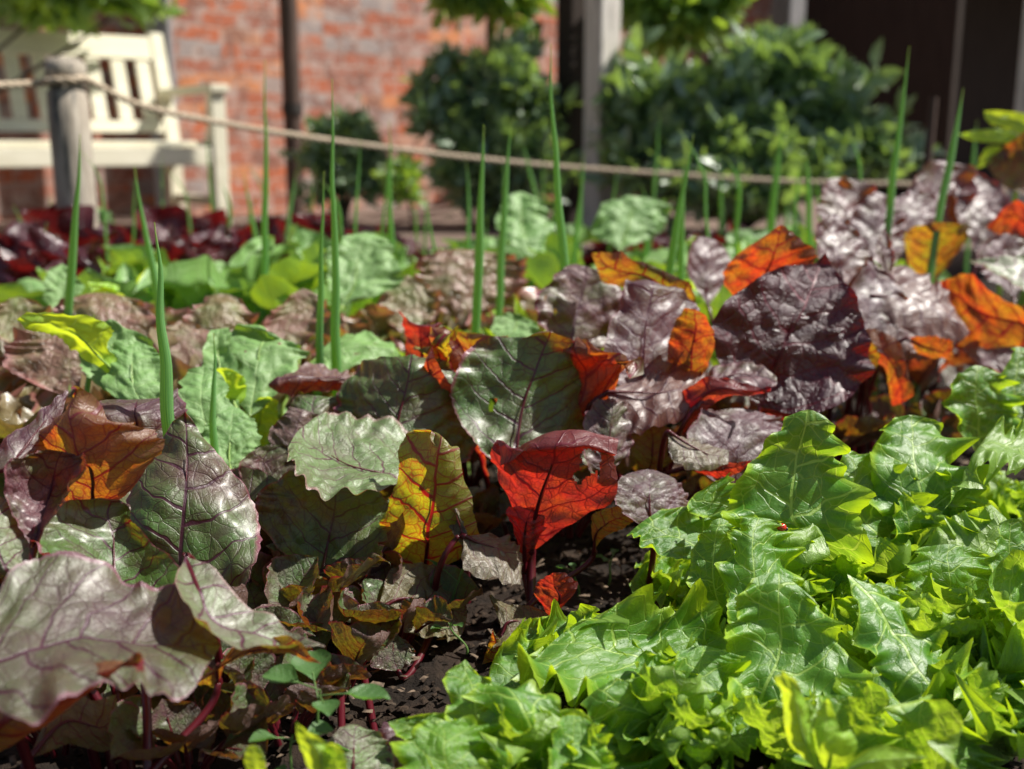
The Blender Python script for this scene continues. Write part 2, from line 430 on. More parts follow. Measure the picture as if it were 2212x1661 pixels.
M['soil'] = plain("soil", (.008, .005, .003), (.026, .016, .010), 22, .95, .9, .02, c3=(.05, .033, .021), c3lo=.58, c3hi=.72)
M['crumb'] = plain("crumb", (.010, .006, .004), (.05, .032, .02), 120, .95, .6)
M['chip'] = plain("litter", (.035, .024, .016), (.20, .145, .10), 90, .8, .3)
M['path'] = plain("path", (.13, .09, .07), (.20, .145, .115), 6, .9, .4, .01, c3=(.08, .055, .045))
M['ground'] = plain("ground", (.06, .07, .03), (.10, .09, .045), 3, .95, .4, .02)
M['cream'] = plain("cream_paint", (.70, .66, .50), (.80, .76, .60), 4, .5, .15, .002, (1, 1, 6))
M['timber_white'] = plain("pale_timber", (.55, .50, .45), (.72, .67, .62), 10, .8, .4, .004, (6, 6, .5), c3=(.10, .10, .10), c3lo=.58, c3hi=.66)
M['timber_grey'] = plain("grey_timber", (.16, .155, .16), (.24, .23, .23), 10, .85, .4, .004, (6, 6, .5))
M['timber_dark'] = plain("dark_timber", (.035, .03, .027), (.06, .05, .045), 10, .85, .4, .004, (6, 6, .5))
M['timber_brown'] = plain("brown_timber", (.07, .045, .035), (.11, .07, .055), 10, .85, .4, .004, (6, 6, .5))
M['bollard'] = plain("weathered_post", (.28, .24, .19), (.46, .41, .34), 14, .85, .5, .006, (5, 5, .6), c3=(.10, .095, .085), c3lo=.5, c3hi=.65)
M['rope'] = plain("hemp_rope", (.44, .35, .25), (.58, .48, .36), 90, .9, .8, .004)
M['bark'] = plain("bark", (.05, .035, .025), (.10, .075, .055), 12, .9, .6, .01, (3, 3, 1))
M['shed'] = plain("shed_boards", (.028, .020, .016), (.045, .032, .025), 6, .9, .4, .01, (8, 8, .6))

def brick_mat():
    k = NT("red_brick")
    tcn = k.n("TexCoord")
    sp = k.n("SeparateXYZ", None, Vector=tcn.outputs["Object"])
    v = k.n("CombineXYZ", None, X=k.math('ADD', sp.outputs[0], sp.outputs[1]), Y=sp.outputs[2])
    nzd = k.noise(v, 9, 3)
    vd = k.n("VectorMath", {'operation': 'MULTIPLY_ADD'}, i0=nzd.outputs["Color"], i1=(.05, .05, 0), i2=v).outputs[0]
    def br(c1, c2, m):
        return k.n("TexBrick", {'offset': .5, 'squash': 1.0}, Vector=vd, Color1=c1, Color2=c2, Mortar=m, Scale=1.0, Mortar_Size=.006, Mortar_Smooth=.3, Bias=0.0, Brick_Width=.225, Row_Height=.075)
    b1 = br((.56, .14, .05), (.34, .13, .09), (.44, .35, .29))
    # per-brick random tint
    n1 = k.n("TexWhiteNoise", {'noise_dimensions': '2D'}, Vector=k.n("VectorMath", {'operation': 'FLOOR'}, i0=k.n("VectorMath", {'operation': 'MULTIPLY'}, i0=vd, i1=(1/.225, 1/.075, 0)).outputs[0]).outputs[0])
    c = k.mix(k.ramp(n1.outputs[0], .62, .66), b1.outputs[0], (.36, .30, .28))
    c = k.mix(k.ramp(n1.outputs[0], .80, .84), c, (.66, .25, .10))
    big = k.noise(v, 2.4, 4, .6)
    c = k.mix(k.ramp(big.outputs[0], .50, .68, 0, .75), c, (.40, .29, .25))
    md = k.noise(v, 11, 4, .7)
    c = k.mix(k.ramp(md.outputs[0], .48, .60, 0, .8), c, (.50, .38, .33))
    md2 = k.noise(v, 8.3, 4, .7, 1.0)
    c = k.mix(k.ramp(md2.outputs[0], .50, .60, 0, .8), c, (.24, .11, .08))
    sm = k.noise(v, 30, 4, .7)
    c = k.mix(k.ramp(sm.outputs[0], .55, .75, 0, .55), c, (.46, .38, .33))
    bp = k.n("Bump", None, Strength=.6, Distance=.008, Height=k.math('SUBTRACT', sm.outputs[0], b1.outputs[1]))
    pr = k.n("BsdfPrincipled", None, Base_Color=c, Roughness=.9, Normal=bp.outputs[0])
    return k.done(pr)
M['brick'] = brick_mat()

# ------------------------------------------------------------------ ground
def sheet(name, x0, x1, y0, y1, nx, ny, zf, mat, kind='structure'):
    xs = np.linspace(x0, x1, nx); ys = np.linspace(y0, y1, ny)
    X, Y = np.meshgrid(xs, ys)
    v = np.stack([X.ravel(), Y.ravel(), zf(X, Y).ravel()], axis=1)
    i = (np.arange(ny - 1)[:, None] * nx + np.arange(nx - 1)[None, :]).ravel()
    o = mesh_obj(name, v, np.stack([i, i + 1, i + 1 + nx, i + nx], axis=1), mat)
    return tag(o, kind=kind)

def soilz(X, Y):
    return (.012 * vnoise(X * 9, Y * 9, 1) + .008 * vnoise(X * 28, Y * 28, 2) + .005 * np.abs(vnoise(X * 70, Y * 70, 3)) + .010 * vnoise(X * 2, Y * 2, 4)) - .004
sheet("soil", -2.6, 3.2, .05, 3.72, 420, 300, soilz, M['soil'])
sheet("path", -30, 30, 3.70, 60, 60, 60, lambda X, Y: .10 + .004 * vnoise(X * 3, Y * 3, 5), M['path'])
sheet("ground", -150, 150, -150, 150, 8, 8, lambda X, Y: X * 0 - .06, M['ground'])
v, f, u = box(-6, 6, 3.66, 3.70, -.03, .115)
o = mesh_obj("bed_edging_board", v, f, M['timber_brown'], smooth=False)
tag(bevel(o), "weathered board edging along the far side of the planted bed", "edging board")

# litter on the soil, nobody could count it
def litter():
    parts = []
    r = np.random.default_rng(5)
    n = 6000
    for i in range(n):
        x = r.uniform(-.75, .95); y = r.uniform(.45, 1.9)
        L = r.uniform(.0015, .006); wd = L * r.uniform(.15, .6); a = r.uniform(0, 6.28); z = .012 + r.uniform(0, .012)
        ca, sa = math.cos(a), math.sin(a); tz = r.uniform(-.5, .5) * L
        p = np.array([[-L, -wd, -tz], [L, -wd * .6, tz], [L * .9, wd, tz + .001], [-L * .8, wd * .8, -tz], [0, 0, L * .3]])
        q = np.stack([p[:, 0] * ca - p[:, 1] * sa + x, p[:, 0] * sa + p[:, 1] * ca + y, p[:, 2] + z + float(soilz(np.array(x), np.array(y)))], axis=1)
        parts.append((q, np.array([[0, 1, 4], [1, 2, 4], [2, 3, 4], [3, 0, 4]]), None))
    v, f, u = merge(parts)
    tag(mesh_obj("leaf_litter", v, f, M['chip'], smooth=False), "small dry chips and leaf scraps lying on the dark soil", "litter", kind='stuff')
litter()
def crumbs():
    r = np.random.default_rng(8); parts = []
    base = np.array([[1, 0, 0], [0, 1, 0], [-1, 0, 0], [0, -1, 0], [0, 0, 1], [0, 0, -1], [.6, .6, .5], [-.6, .6, -.4], [.5, -.6, -.5], [-.6, -.5, .6]], float)
    f8 = np.array([[0, 6, 4], [6, 1, 4], [1, 7, 2], [1, 2, 4], [2, 9, 4], [9, 3, 4], [3, 0, 4], [0, 1, 6], [0, 8, 3], [2, 3, 9], [0, 1, 5], [1, 2, 5], [2, 3, 5], [3, 0, 5]])
    for i in range(7000):
        x = r.uniform(-.7, .8); y = r.uniform(.5, 1.6); s_ = r.uniform(.0012, .005) * (1.8 if r.random() < .06 else 1)
        p = base * s_ * (1 + .35 * r.normal(size=(10, 3))) + [x, y, float(soilz(np.array(x), np.array(y))) + s_ * .5]
        parts.append((p, f8, None))
    v, f, u = merge(parts)
    tag(mesh_obj("soil_crumbs", v, f, M['crumb'], smooth=False), "dark brown crumbs of earth scattered over the soil between the stalks", "soil crumbs", kind='stuff')
crumbs()

# ------------------------------------------------------------------ wall, posts, shelter
WROT = math.radians(38)
WC, WS = math.cos(WROT), math.sin(WROT)
W0 = np.array([-1.72, 5.78])
def wall_t(px, p=0.0):
    k = (px - 1106) / FPX
    return (k * (W0[1] - WC * p) - W0[0] - WS * p) / (WC - WS * k)
def local(name, geo, mat, parent, bev=0.004, smooth=False):
    v, f, u = geo
    me = bpy.data.meshes.new(name); me.from_pydata([tuple(a) for a in v], [], [tuple(int(q) for q in a) for a in f])
    if u is not None:
        ul = me.uv_layers.new(name="UVMap")
        for l in me.loops: ul.data[l.index].uv = u[l.vertex_index]
    me.materials.append(mat)
    if smooth: me.polygons.foreach_set("use_smooth", np.ones(len(me.polygons), dtype=bool))
    o = bpy.data.objects.new(name, me); COL.objects.link(o); o.parent = parent
    if bev: bevel(o, bev)
    return o
wall = empty("brick_wall", (W0[0], W0[1], 0), "old red brick garden wall with two shallow piers behind the bench", "brick wall")
wall.rotation_euler = (0, 0, WROT)
local("wall", box(-6, 30, 0, .35, -.1, 3.4), M['brick'], wall, .01)
a0, a1 = wall_t(392, .2), wall_t(627, .2)
local("pier", box(a0, a1, -.20, -.002, -.1, 3.2), M['brick'], wall, .012)
a0, a1 = wall_t(662, .14), wall_t(1010, .14)
local("pier", box(a0, a1, -.14, -.002, -.1, 3.2), M['brick'], wall, .012)
local("coping", box(-6, 30, -.05, .40, 3.402, 3.50), M['brick'], wall, .012)

def post(name, px, D, s, mat, h, label, cat, rot=WROT, extra=None):
    e = P(px, 500, D); root = empty(name, (e[0], e[1], .10), label, cat); root.rotation_euler = (0, 0, rot)
    local("shaft", box(-s / 2, s / 2, -s / 2, s / 2, -.1, h), mat, root, .008)
    if extra: extra(root)
    return root
def brace(r):
    local("brace", merge([box(-.75, -.088, -.035, .035, 1.02, 1.10)]), M['timber_white'], r)
post("timber_post", 1232, 4.85, .10, M['shed'], 2.4, "black upright added for the shaded left side of the pale post", "timber post")  # separate black upright: its colour stands for the pale post's shaded face
post("timber_post", 1294, 4.6, .105, M['timber_white'], 2.4, "thick pale weathered timber post with black grain, standing right of the middle shrub", "timber post", extra=lambda r: None)
post("timber_post", 2225, 4.4, .15, M['timber_white'], 2.4, "pale timber post at the right edge of the picture beside the dark shelter", "timber post")
post("timber_post", 1678, 5.6, .12, M['timber_grey'], 2.4, "grey timber post above the large right shrub, left of the dark shelter opening", "timber post")
post("timber_post", 370, 5.35, .115, M['timber_grey'], 2.2, "dark grey post directly behind the right end of the cream bench", "timber post", rot=math.radians(8))
post("timber_post", 1545, 5.4, .11, M['shed'], .98, "short black upright half hidden behind the right shrub", "timber post")  # black upright built for a dark shape of unclear kind

def stake(px, D, h, label):
    e = P(px, 500, D); v, f, u = tube([e + [0, 0, -e[2] - .02], [e[0], e[1], h * .5], [e[0] + .006, e[1], h]], [.016, .015, .013], 8)
    tag(mesh_obj("garden_stake", v, f, M['timber_brown'], smooth=True), label, "garden stake")
stake(1990, 3.6, .60, "thin brown garden cane standing in front of the dark shelter")

dp = P(643, 500, 5.55)  # dark upright added to give the second pier's side its shade
v, f, u = tube([[dp[0], dp[1], .05], [dp[0], dp[1], 1.2], [dp[0], dp[1], 1.22], [dp[0], dp[1], 2.8]], [.042, .042, .042, .042], 16)
dr = empty("shade_strip", (dp[0], dp[1], .05), "dark brown upright strip added for the shaded side of the second brick pier", "shade_strip")
mesh_obj("strip_shaft", v, f, M['timber_brown'], dr, u)
for z in (.6, 1.5):
    v, f, u = tube([[dp[0], dp[1], z], [dp[0], dp[1], z + .05]], [.052, .052], 16)
    mesh_obj("strip_ring", v, f, M['timber_dark'], dr, u)
# open fronted shelter at the right: its inside is dark because roof and sides keep the sun out
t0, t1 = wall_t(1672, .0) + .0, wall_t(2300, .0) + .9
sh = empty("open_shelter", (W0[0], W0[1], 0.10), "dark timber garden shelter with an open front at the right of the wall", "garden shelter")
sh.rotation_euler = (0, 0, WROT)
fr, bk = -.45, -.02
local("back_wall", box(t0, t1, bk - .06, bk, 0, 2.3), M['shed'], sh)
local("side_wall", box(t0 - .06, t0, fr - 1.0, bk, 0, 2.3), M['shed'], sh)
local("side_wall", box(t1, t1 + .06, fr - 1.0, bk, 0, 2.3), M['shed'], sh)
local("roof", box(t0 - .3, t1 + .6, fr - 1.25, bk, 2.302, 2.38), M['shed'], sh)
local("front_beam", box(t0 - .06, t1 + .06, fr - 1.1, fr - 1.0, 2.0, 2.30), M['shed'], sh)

# ------------------------------------------------------------------ bench
e = P(398, 500, 5.05)
bench = empty("garden_bench", (e[0], e[1], .10), "cream painted wooden garden bench with a slatted back in front of the brick wall", "bench")
bench.rotation_euler = (0, 0, WROT)
Lb, dep, hs, hb = 1.75, .50, .355, .82
c = M['cream']
def slant(x0, x1, z0, z1, y0, y1, th):
    """a board leaning back: y0 at z0 to y1 at z1"""
    v = np.array([[x0, y0, z0], [x1, y0, z0], [x1, y0 + th, z0], [x0, y0 + th, z0], [x0, y1, z1], [x1, y1, z1], [x1, y1 + th, z1], [x0, y1 + th, z1]])
    f = np.array([[0, 3, 2, 1], [4, 5, 6, 7], [0, 1, 5, 4], [1, 2, 6, 5], [2, 3, 7, 6], [3, 0, 4, 7]])
    return v, f, np.zeros((8, 2))
for x in (-.03, -Lb + .03):                          # rear legs with the leaning stile
    a = box(x - .03, x + .03, -.03, .03, -.01, hs); b = slant(x - .03, x + .03, hs, hb + .02, -.03, .11, .06)
    local("leg", merge([a, b]), c, bench)
for x in (-.03, -Lb + .03):
    local("leg", box(x - .03, x + .03, -dep - .03, -dep + .03, -.01, .56), c, bench)
    local("armrest", box(x - .04, x + .04, -dep - .05, .02, .562, .592), c, bench)
    local("side_rail", box(x - .02, x + .02, -dep + .032, -.032, hs - .07, hs - .012), c, bench)
    local("side_rail", box(x - .015, x + .015, -dep + .032, -.032, .10, .14), c, bench)
local("seat", merge([box(-Lb + .062, -.062, -dep + .01 + k * .088, -dep + .08 + k * .088, hs - .01, hs + .012) for k in range(5)]), c, bench)
local("front_rail", box(-Lb + .062, -.062, -dep - .02, -dep + .015, hs - .085, hs - .012), c, bench)
local("rear_rail", box(-Lb + .062, -.062, -.02, .02, hs - .085, hs - .012), c, bench)
br = empty("backrest", (0, 0, 0)); br.parent = bench
yb = lambda z: -.03 + (z - hs) / (hb + .02 - hs) * .14
local("top_rail", slant(-Lb + .062, -.062, hb - .10, hb, yb(hb - .10) + .005, yb(hb) + .005, .045), c, br)
local("lower_rail", slant(-Lb + .062, -.062, hs + .05, hs + .10, yb(hs + .05) + .005, yb(hs + .1) + .005, .045), c, br)
ns_ = 15
for k in range(ns_):
    x = -Lb + .11 + k * (Lb - .22) / (ns_ - 1)
    local("slat", slant(x - .030, x + .030, hs + .102, hb - .102, yb(hs + .102) + .012, yb(hb - .102) + .012, .02), c, br, .003)

# ------------------------------------------------------------------ bollard and rope
e = P(170, 500, 2.75)
R0 = .048
zs = [0, .2, .45, .575, .58, .605, .61, .64, .655]
path = np.array([[e[0], e[1], z] for z in zs])
v, f, u = tube(path, [R0, R0, R0, R0, R0 * .86, R0 * .86, R0, R0, R0 * .72], 20)
bol = empty("rope_post", (e[0], e[1], 0), "round weathered wooden post with a rope notch in front of the bench", "rope post")
n = len(zs)
capv = np.vstack([v, [[e[0], e[1], .66]]])
F4 = [list(map(int, q)) for q in f] + [[(n - 1) * 20 + j, (n - 1) * 20 + (j + 1) % 20, n * 20] for j in range(20)]
mesh_obj("shaft", capv, F4, M['bollard'], bol, smooth=True)
def rope_geo(pts, r):
    pts = np.asarray(pts, float)
    n = max(20, len(pts) * 8)
    c = crom(pts, np.linspace(0, 1, n * 3))
    parts = []
    tg = np.gradient(c, axis=0); tg /= np.linalg.norm(tg, axis=1, keepdims=True)
    a = np.cross(tg, [0, 0, 1.]); a /= np.linalg.norm(a, axis=1, keepdims=True); b = np.cross(tg, a)
    s = np.concatenate([[0], np.cumsum(np.linalg.norm(np.diff(c, axis=0), axis=1))])
    sn = np.arange(0, s[-1], .012)
    cc = np.stack([np.interp(sn, s, c[:, i]) for i in range(3)], 1); aa = np.stack([np.interp(sn, s, a[:, i]) for i in range(3)], 1); bb = np.stack([np.interp(sn, s, b[:, i]) for i in range(3)], 1)
    for k in range(3):
        ph = sn / .07 * 2 * np.pi + k * 2.094
        parts.append(tube(cc + r * .5 * (np.cos(ph)[:, None] * aa + np.sin(ph)[:, None] * bb), r * .58, 7))
    return merge(parts)
rp = []
for (x, y, D) in [(-260, 172, 2.45), (-60, 184, 2.6), (108, 190, 2.72), (205, 196, 2.78), (300, 226, 2.86), (470, 264, 3.02), (750, 308, 3.3), (1106, 350, 3.6), (1400, 373, 3.75), (1720, 392, 3.85), (2100, 400, 3.95)]:
    rp.append(P(x, y, D))
ang = np.linspace(math.pi * 1.05, math.pi * 1.95, 6)
rp = rp[:2] + [np.array([e[0] + (R0 + .006) * math.cos(q), e[1] + (R0 + .006) * math.sin(q), .597 + .008 * i / 5]) for i, q in enumerate(ang)] + rp[4:]
v, f, u = rope_geo(rp, .0085)
tag(mesh_obj("rope", v, f, M['rope']), "long beige twisted rope strung from the round post and dipping to the right", "rope")

# ------------------------------------------------------------------ shrubs and tree sprays
def cards(centers, dirs, size, r, curl=.25):
    """many small pointed leaves: 3 x 2 quads each"""
    n = len(centers)
    L = size * r.uniform(.6, 1.6, n); Wd = L * r.uniform(.42, .62, n)
    t = dirs / np.linalg.norm(dirs, axis=1, keepdims=True)
    rnd = r.normal(size=(n, 3)); s = np.cross(t, rnd); s /= np.linalg.norm(s, axis=1, keepdims=True)
    nn = np.cross(s, t)
    prof = [(0, .12), (.33, .9), (.7, .75), (1, .04)]
    V = np.zeros((n, 12, 3)); U = np.zeros((n, 12, 2))
    for i, (a, wv) in enumerate(prof):
        m = centers + t * (L * a)[:, None] - nn * (L * curl * a * a)[:, None]
        for j, q in enumerate((-1, 0, 1)):
            V[:, i * 3 + j] = m + s * (Wd * .5 * wv * q)[:, None] + nn * (abs(q) * Wd * wv * .16)[:, None]
            U[:, i * 3 + j] = (q * wv * .3, a)
    fb = np.array([[i * 3 + j, i * 3 + j + 1, i * 3 + j + 4, i * 3 + j + 3] for i in range(3) for j in range(2)])
    F = (np.arange(n)[:, None, None] * 12 + fb[None]).reshape(-1, 4)
    return V.reshape(-1, 3), F, U.reshape(-1, 2)

def shrub(name, label, cat, base, blobs, nleaf, size, mat, seed, green=(.3, .3, .5), group=None, up=.35, name2="crown", trunk_r=.02):
    """blobs: (centre xyz, radii xyz) ellipsoids that the crown fills, clumped on twigs"""
    r = np.random.default_rng(seed)
    root = empty(name, (base[0], base[1], base[2]), label, cat, group)
    C = []; Dr = []; tw = []
    vol = np.array([b[1][0] * b[1][1] * b[1][2] for b in blobs]); pr = vol / vol.sum()
    ntw = max(12, nleaf // 22)
    for k in range(ntw):
        b = blobs[r.choice(len(blobs), p=pr)]
        far = 1.0 + (.35 * r.random() if r.random() < .25 else 0)
        d = r.normal(size=3); d /= np.linalg.norm(d); rad = r.uniform(.35, 1.0) ** .6 * r.uniform(.8, 1.12)
        ctr = np.array(b[0]); ra = np.array(b[1])
        tip = ctr + d * ra * rad * far + np.array([0, 0, .12 * (far - 1)])
        st = ctr + d * ra * rad * .45 + r.normal(size=3) * .02
        tw.append((st, tip))
        m = nleaf // ntw
        q = r.uniform(.1, 1.15, m)[:, None]
        C.append(st + (tip - st) * q + r.normal(size=(m, 3)) * size * .35)
        dd = (tip - st) / (np.linalg.norm(tip - st) + 1e-6) + r.normal(size=(m, 3)) * .7 + np.array([0, 0, up])
        Dr.append(dd)
    v, f, u = cards(np.concatenate(C), np.concatenate(Dr), size, r)
    mesh_obj(name2, v, f, mat, root, u, color=green)
    parts = []
    b0 = np.array(base)
    for b in blobs:
        c = np.array(b[0]); parts.append(tube(bez(b0, b0 + (c - b0) * .3 + [0, 0, .1], c - [0, 0, .1], c), np.linspace(trunk_r, trunk_r * .4, 12), 8))
    for st, tip in tw[::3]:
        j = int(np.argmin([np.linalg.norm(st - np.array(b[0])) for b in blobs])); c = np.array(blobs[j][0])
        parts.append(tube(bez(c, c * .6 + st * .4, st, tip, 6), np.linspace(.006, .002, 6), 5))
    v, f, u = merge(parts)
    mesh_obj("trunk", v, f, M['bark'], root, u)
    return root

def blob(px, py, D, rx, ry, rz=None):
    return (P(px, py, D), (rx / FPX * D, rz if rz else rx / FPX * D * .8, ry / FPX * D))
def gbase(px, D, z=.10):
    p = P(px, 500, D); return (p[0], p[1], z)
shrub("shrub", "dense dark green shrub between the brick pier and the pale post", "shrub", gbase(1050, 4.9),
      [blob(1040, 205, 4.9, 130, 85), blob(960, 240, 4.85, 70, 70), blob(1120, 230, 4.8, 90, 110), blob(1060, 340, 4.8, 120, 100), blob(1160, 350, 4.75, 70, 110), blob(1100, 140, 4.85, 60, 60), blob(1230, 330, 4.95, 60, 120), blob(930, 170, 4.85, 40, 40), blob(1000, 400, 4.75, 70, 60)], 4600, .062, M['shrub'], 11, (.6, .95, .5))
shrub("shrub", "low round shrub at the foot of the second brick pier behind the rope", "shrub", gbase(740, 4.9),
      [blob(735, 320, 4.9, 85, 75), blob(780, 370, 4.8, 70, 70), blob(700, 390, 4.85, 60, 60)], 2200, .045, M['shrub'], 12, (.3, .5, .5))
shrub("shrub", "broad light green shrub right of the pale post, tallest at its middle", "shrub", gbase(1600, 4.6),
      [blob(1420, 270, 4.5, 110, 130), blob(1390, 350, 4.3, 90, 80), blob(1560, 300, 4.4, 120, 130), blob(1680, 200, 4.6, 90, 130), blob(1640, 120, 4.7, 60, 60), blob(1780, 250, 4.5, 100, 100), blob(1850, 310, 4.4, 100, 80), blob(1700, 350, 4.3, 140, 70), blob(1930, 350, 4.3, 70, 50), blob(1450, 400, 4.3, 120, 60), blob(1620, 410, 4.2, 140, 50)], 8000, .07, M['shrub'], 13, (.6, .85, .5))
shrub("shrub", "small leafy plant at the base of the wall left of the middle shrub", "shrub", gbase(890, 4.5),
      [blob(880, 400, 4.4, 40, 40)], 260, .045, M['tree'], 14, (.5, .5, .5), trunk_r=.008)
shrub("tree", "bright green leafy branches hanging above the right shrub", "tree", gbase(1440, 8.2),
      [blob(1450, 20, 5.0, 110, 80), blob(1540, -40, 5.0, 90, 70), blob(1400, -60, 5.0, 90, 80)], 2400, .07, M['tree'], 15, (.6, .6, .5), up=-.2, trunk_r=.04)
shrub("tree", "small tree whose lowest leaves hang above the middle shrub", "tree", gbase(1060, 7.4),
      [blob(1060, -25, 5.1, 120, 60), blob(1165, 50, 5.0, 35, 40)], 1100, .07, M['tree'], 16, (.4, .4, .5), up=-.3, trunk_r=.04)
shrub("tree", "overhanging tree at the top left above the cream bench", "tree", gbase(-420, 4.6),
      [blob(150, -50, 4.6, 200, 80), blob(270, 0, 4.6, 45, 45), blob(40, -60, 4.9, 90, 60)], 2200, .075, M['tree'], 17, (.5, .5, .5), up=-.3, trunk_r=.012)
# a pink flower head by the shrub
def flower():
    p = P(1198, 316, 4.5); root = empty("pink_flower", (p[0], p[1], .1), "small pink flower head on a thin stem before the middle shrub", "flower")
    th = np.linspace(0, 2 * np.pi, 40)[:-1]
    V = [p]; 
    for a in range(14):
        an = a * 2.4; el = .2 + a * .08
        d = np.array([math.cos(an) * math.cos(el), math.sin(an) * math.cos(el), math.sin(el)]) * .03
        s = np.cross(d, [0, 0, 1.]); s = s / np.linalg.norm(s) * .008
        k = len(V); V += [p + d * .6 + s, p + d, p + d * .6 - s]
    F = [[0, 1 + 3 * a, 2 + 3 * a, 3 + 3 * a] for a in range(14)]
    mesh_obj("petals", np.array(V), F, plain("pink_petal", (.55, .10, .32), (.65, .2, .42), 20, .6), root)
    v, f, u = tube(bez([p[0], p[1], .1], [p[0], p[1], .2], p - [0, 0, .1], p), .003, 6)
    mesh_obj("stem", v, f, M['wstalk'], root, u)
flower()

# ------------------------------------------------------------------ plants: shared builders
def near(D): return D if D >= .8 else .8 - (.8 - D) * .78
def cage_from(rows, D0, lean=0.0, yaw=0.0):
    D0 = near(D0)
    """rows of (x, y, d) triples in frame pixels / centimetres; single triple = point row"""
    nc = max(len(r) // 3 for r in rows)
    ys = [r[i + 1] for r in rows for i in range(0, len(r), 3)]; yc = .5 * (min(ys) + max(ys))
    xs = [r[i] for r in rows for i in range(0, len(r), 3)]; xc = .5 * (min(xs) + max(xs))
    out = []
    for r in rows:
        pts = [P(r[i], r[i + 1], D0 + r[i + 2] / 100.0 + lean * (yc - r[i + 1]) / FPX * D0 + yaw * (r[i] - xc) / FPX * D0) for i in range(0, len(r), 3)]
        if len(pts) == 1: pts = pts * nc
        out.append(pts)
    return np.array(out)

def add_leaf(parent, cage, mat, style, seed, color, nt=64, ns=41, roll=0, amp=1.0, holes=(), petiole=None, crown=None, prad=.0032, name="leaf", label=None, rib=.6):
    v, f, uv, mid, nrm = leaf_grid(cage, style, seed, nt, ns, roll, amp, holes)
    lf = mesh_obj(name, v, f, mat, parent, uv, color=color)
    if label: lf["label"] = label
    if petiole is not None:
        b = mid[0]; d = mid[min(3, len(mid) - 1)] - b; L = np.linalg.norm(d); d = d / max(L, 1e-6)
        cr = np.array(crown, float); h = np.linalg.norm(b - cr)
        c2 = b - d * h * .3; c2[2] = min(c2[2], b[2] - h * .12)
        if b[2] > mid[-1][2] + .012:          # drooping leaf: its stalk comes up from behind
            cr = np.array([b[0], b[1] + .075, .003]); c2 = b + np.array([0, .035, -.012]); h = b[2]
        path = bez(cr, cr + np.array([0, 0, h * .35]), c2, b, 16)
        k = max(3, int(len(mid) * rib))
        rib_p = mid[1:k] - nrm[1:k] * prad * np.linspace(1.05, .45, k - 1)[:, None]
        pth = np.vstack([path, rib_p])
        rad = np.concatenate([np.linspace(prad * 1.5, prad, 16), np.linspace(prad * .9, prad * .18, len(rib_p))])
        pv, pf, pu = tube(pth, rad, 8)
        mesh_obj("stalk", pv, pf, petiole, lf, pu)
    return lf

# ------------------------------------------------------------------ beetroot plants, leaf by leaf
# plant: crown pixel x, distance, label
BP = {
 'a': (150, .70, "beetroot plant at the left edge with an upright brown and orange glowing leaf"),
 'b': (390, .96, "beetroot plant with a tall pointed green and purple leaf standing upright on the left"),
 'c': (210, .62, "beetroot plant in the bottom left corner with a wide ruffled mauve leaf"),
 'd': (700, 1.05, "beetroot plant with a cupped silvery green leaf above a dark green one"),
 'e': (870, 1.12, "beetroot plant with folded green leaves half lit yellow, left of the big round leaf"),
 'f': (1120, 1.14, "beetroot plant with the big round dark green leaf in the centre"),
 'g': (1135, .98, "beetroot plant with a bright red backlit leaf on a thick red stalk"),
 'h': (915, .97, "beetroot plant with a yellow green leaf showing thick red veins"),
 'i': (1420, 1.22, "beetroot plant with crinkled silvery mauve leaves right of the centre"),
 'j': (1670, 1.30, "beetroot plant with one large dark purple leaf and an orange leaf behind it"),
 'k': (1900, 1.55, "beetroot plant with crumpled silver purple leaves at the right"),
 'l': (2120, 1.62, "beetroot plant at the right edge with a glowing orange leaf"),
 'm': (1980, 2.0, "beetroot plant far back at the right with small silver leaves and a yellow leaf"),
 'n': (1240, 1.40, "beetroot plant with a mauve and green leaf and an orange strip behind the round leaf"),
 'o': (1420, 1.02, "small beetroot plant with a pinkish rounded leaf beside the green lettuce"),
}
plants = {}
for k, (x, D, lab) in BP.items():
    g = P(x, 500, near(D)); plants[k] = empty("beetroot_plant", (g[0], g[1], 0), lab, "beetroot plant", "beetroot plants in the bed")

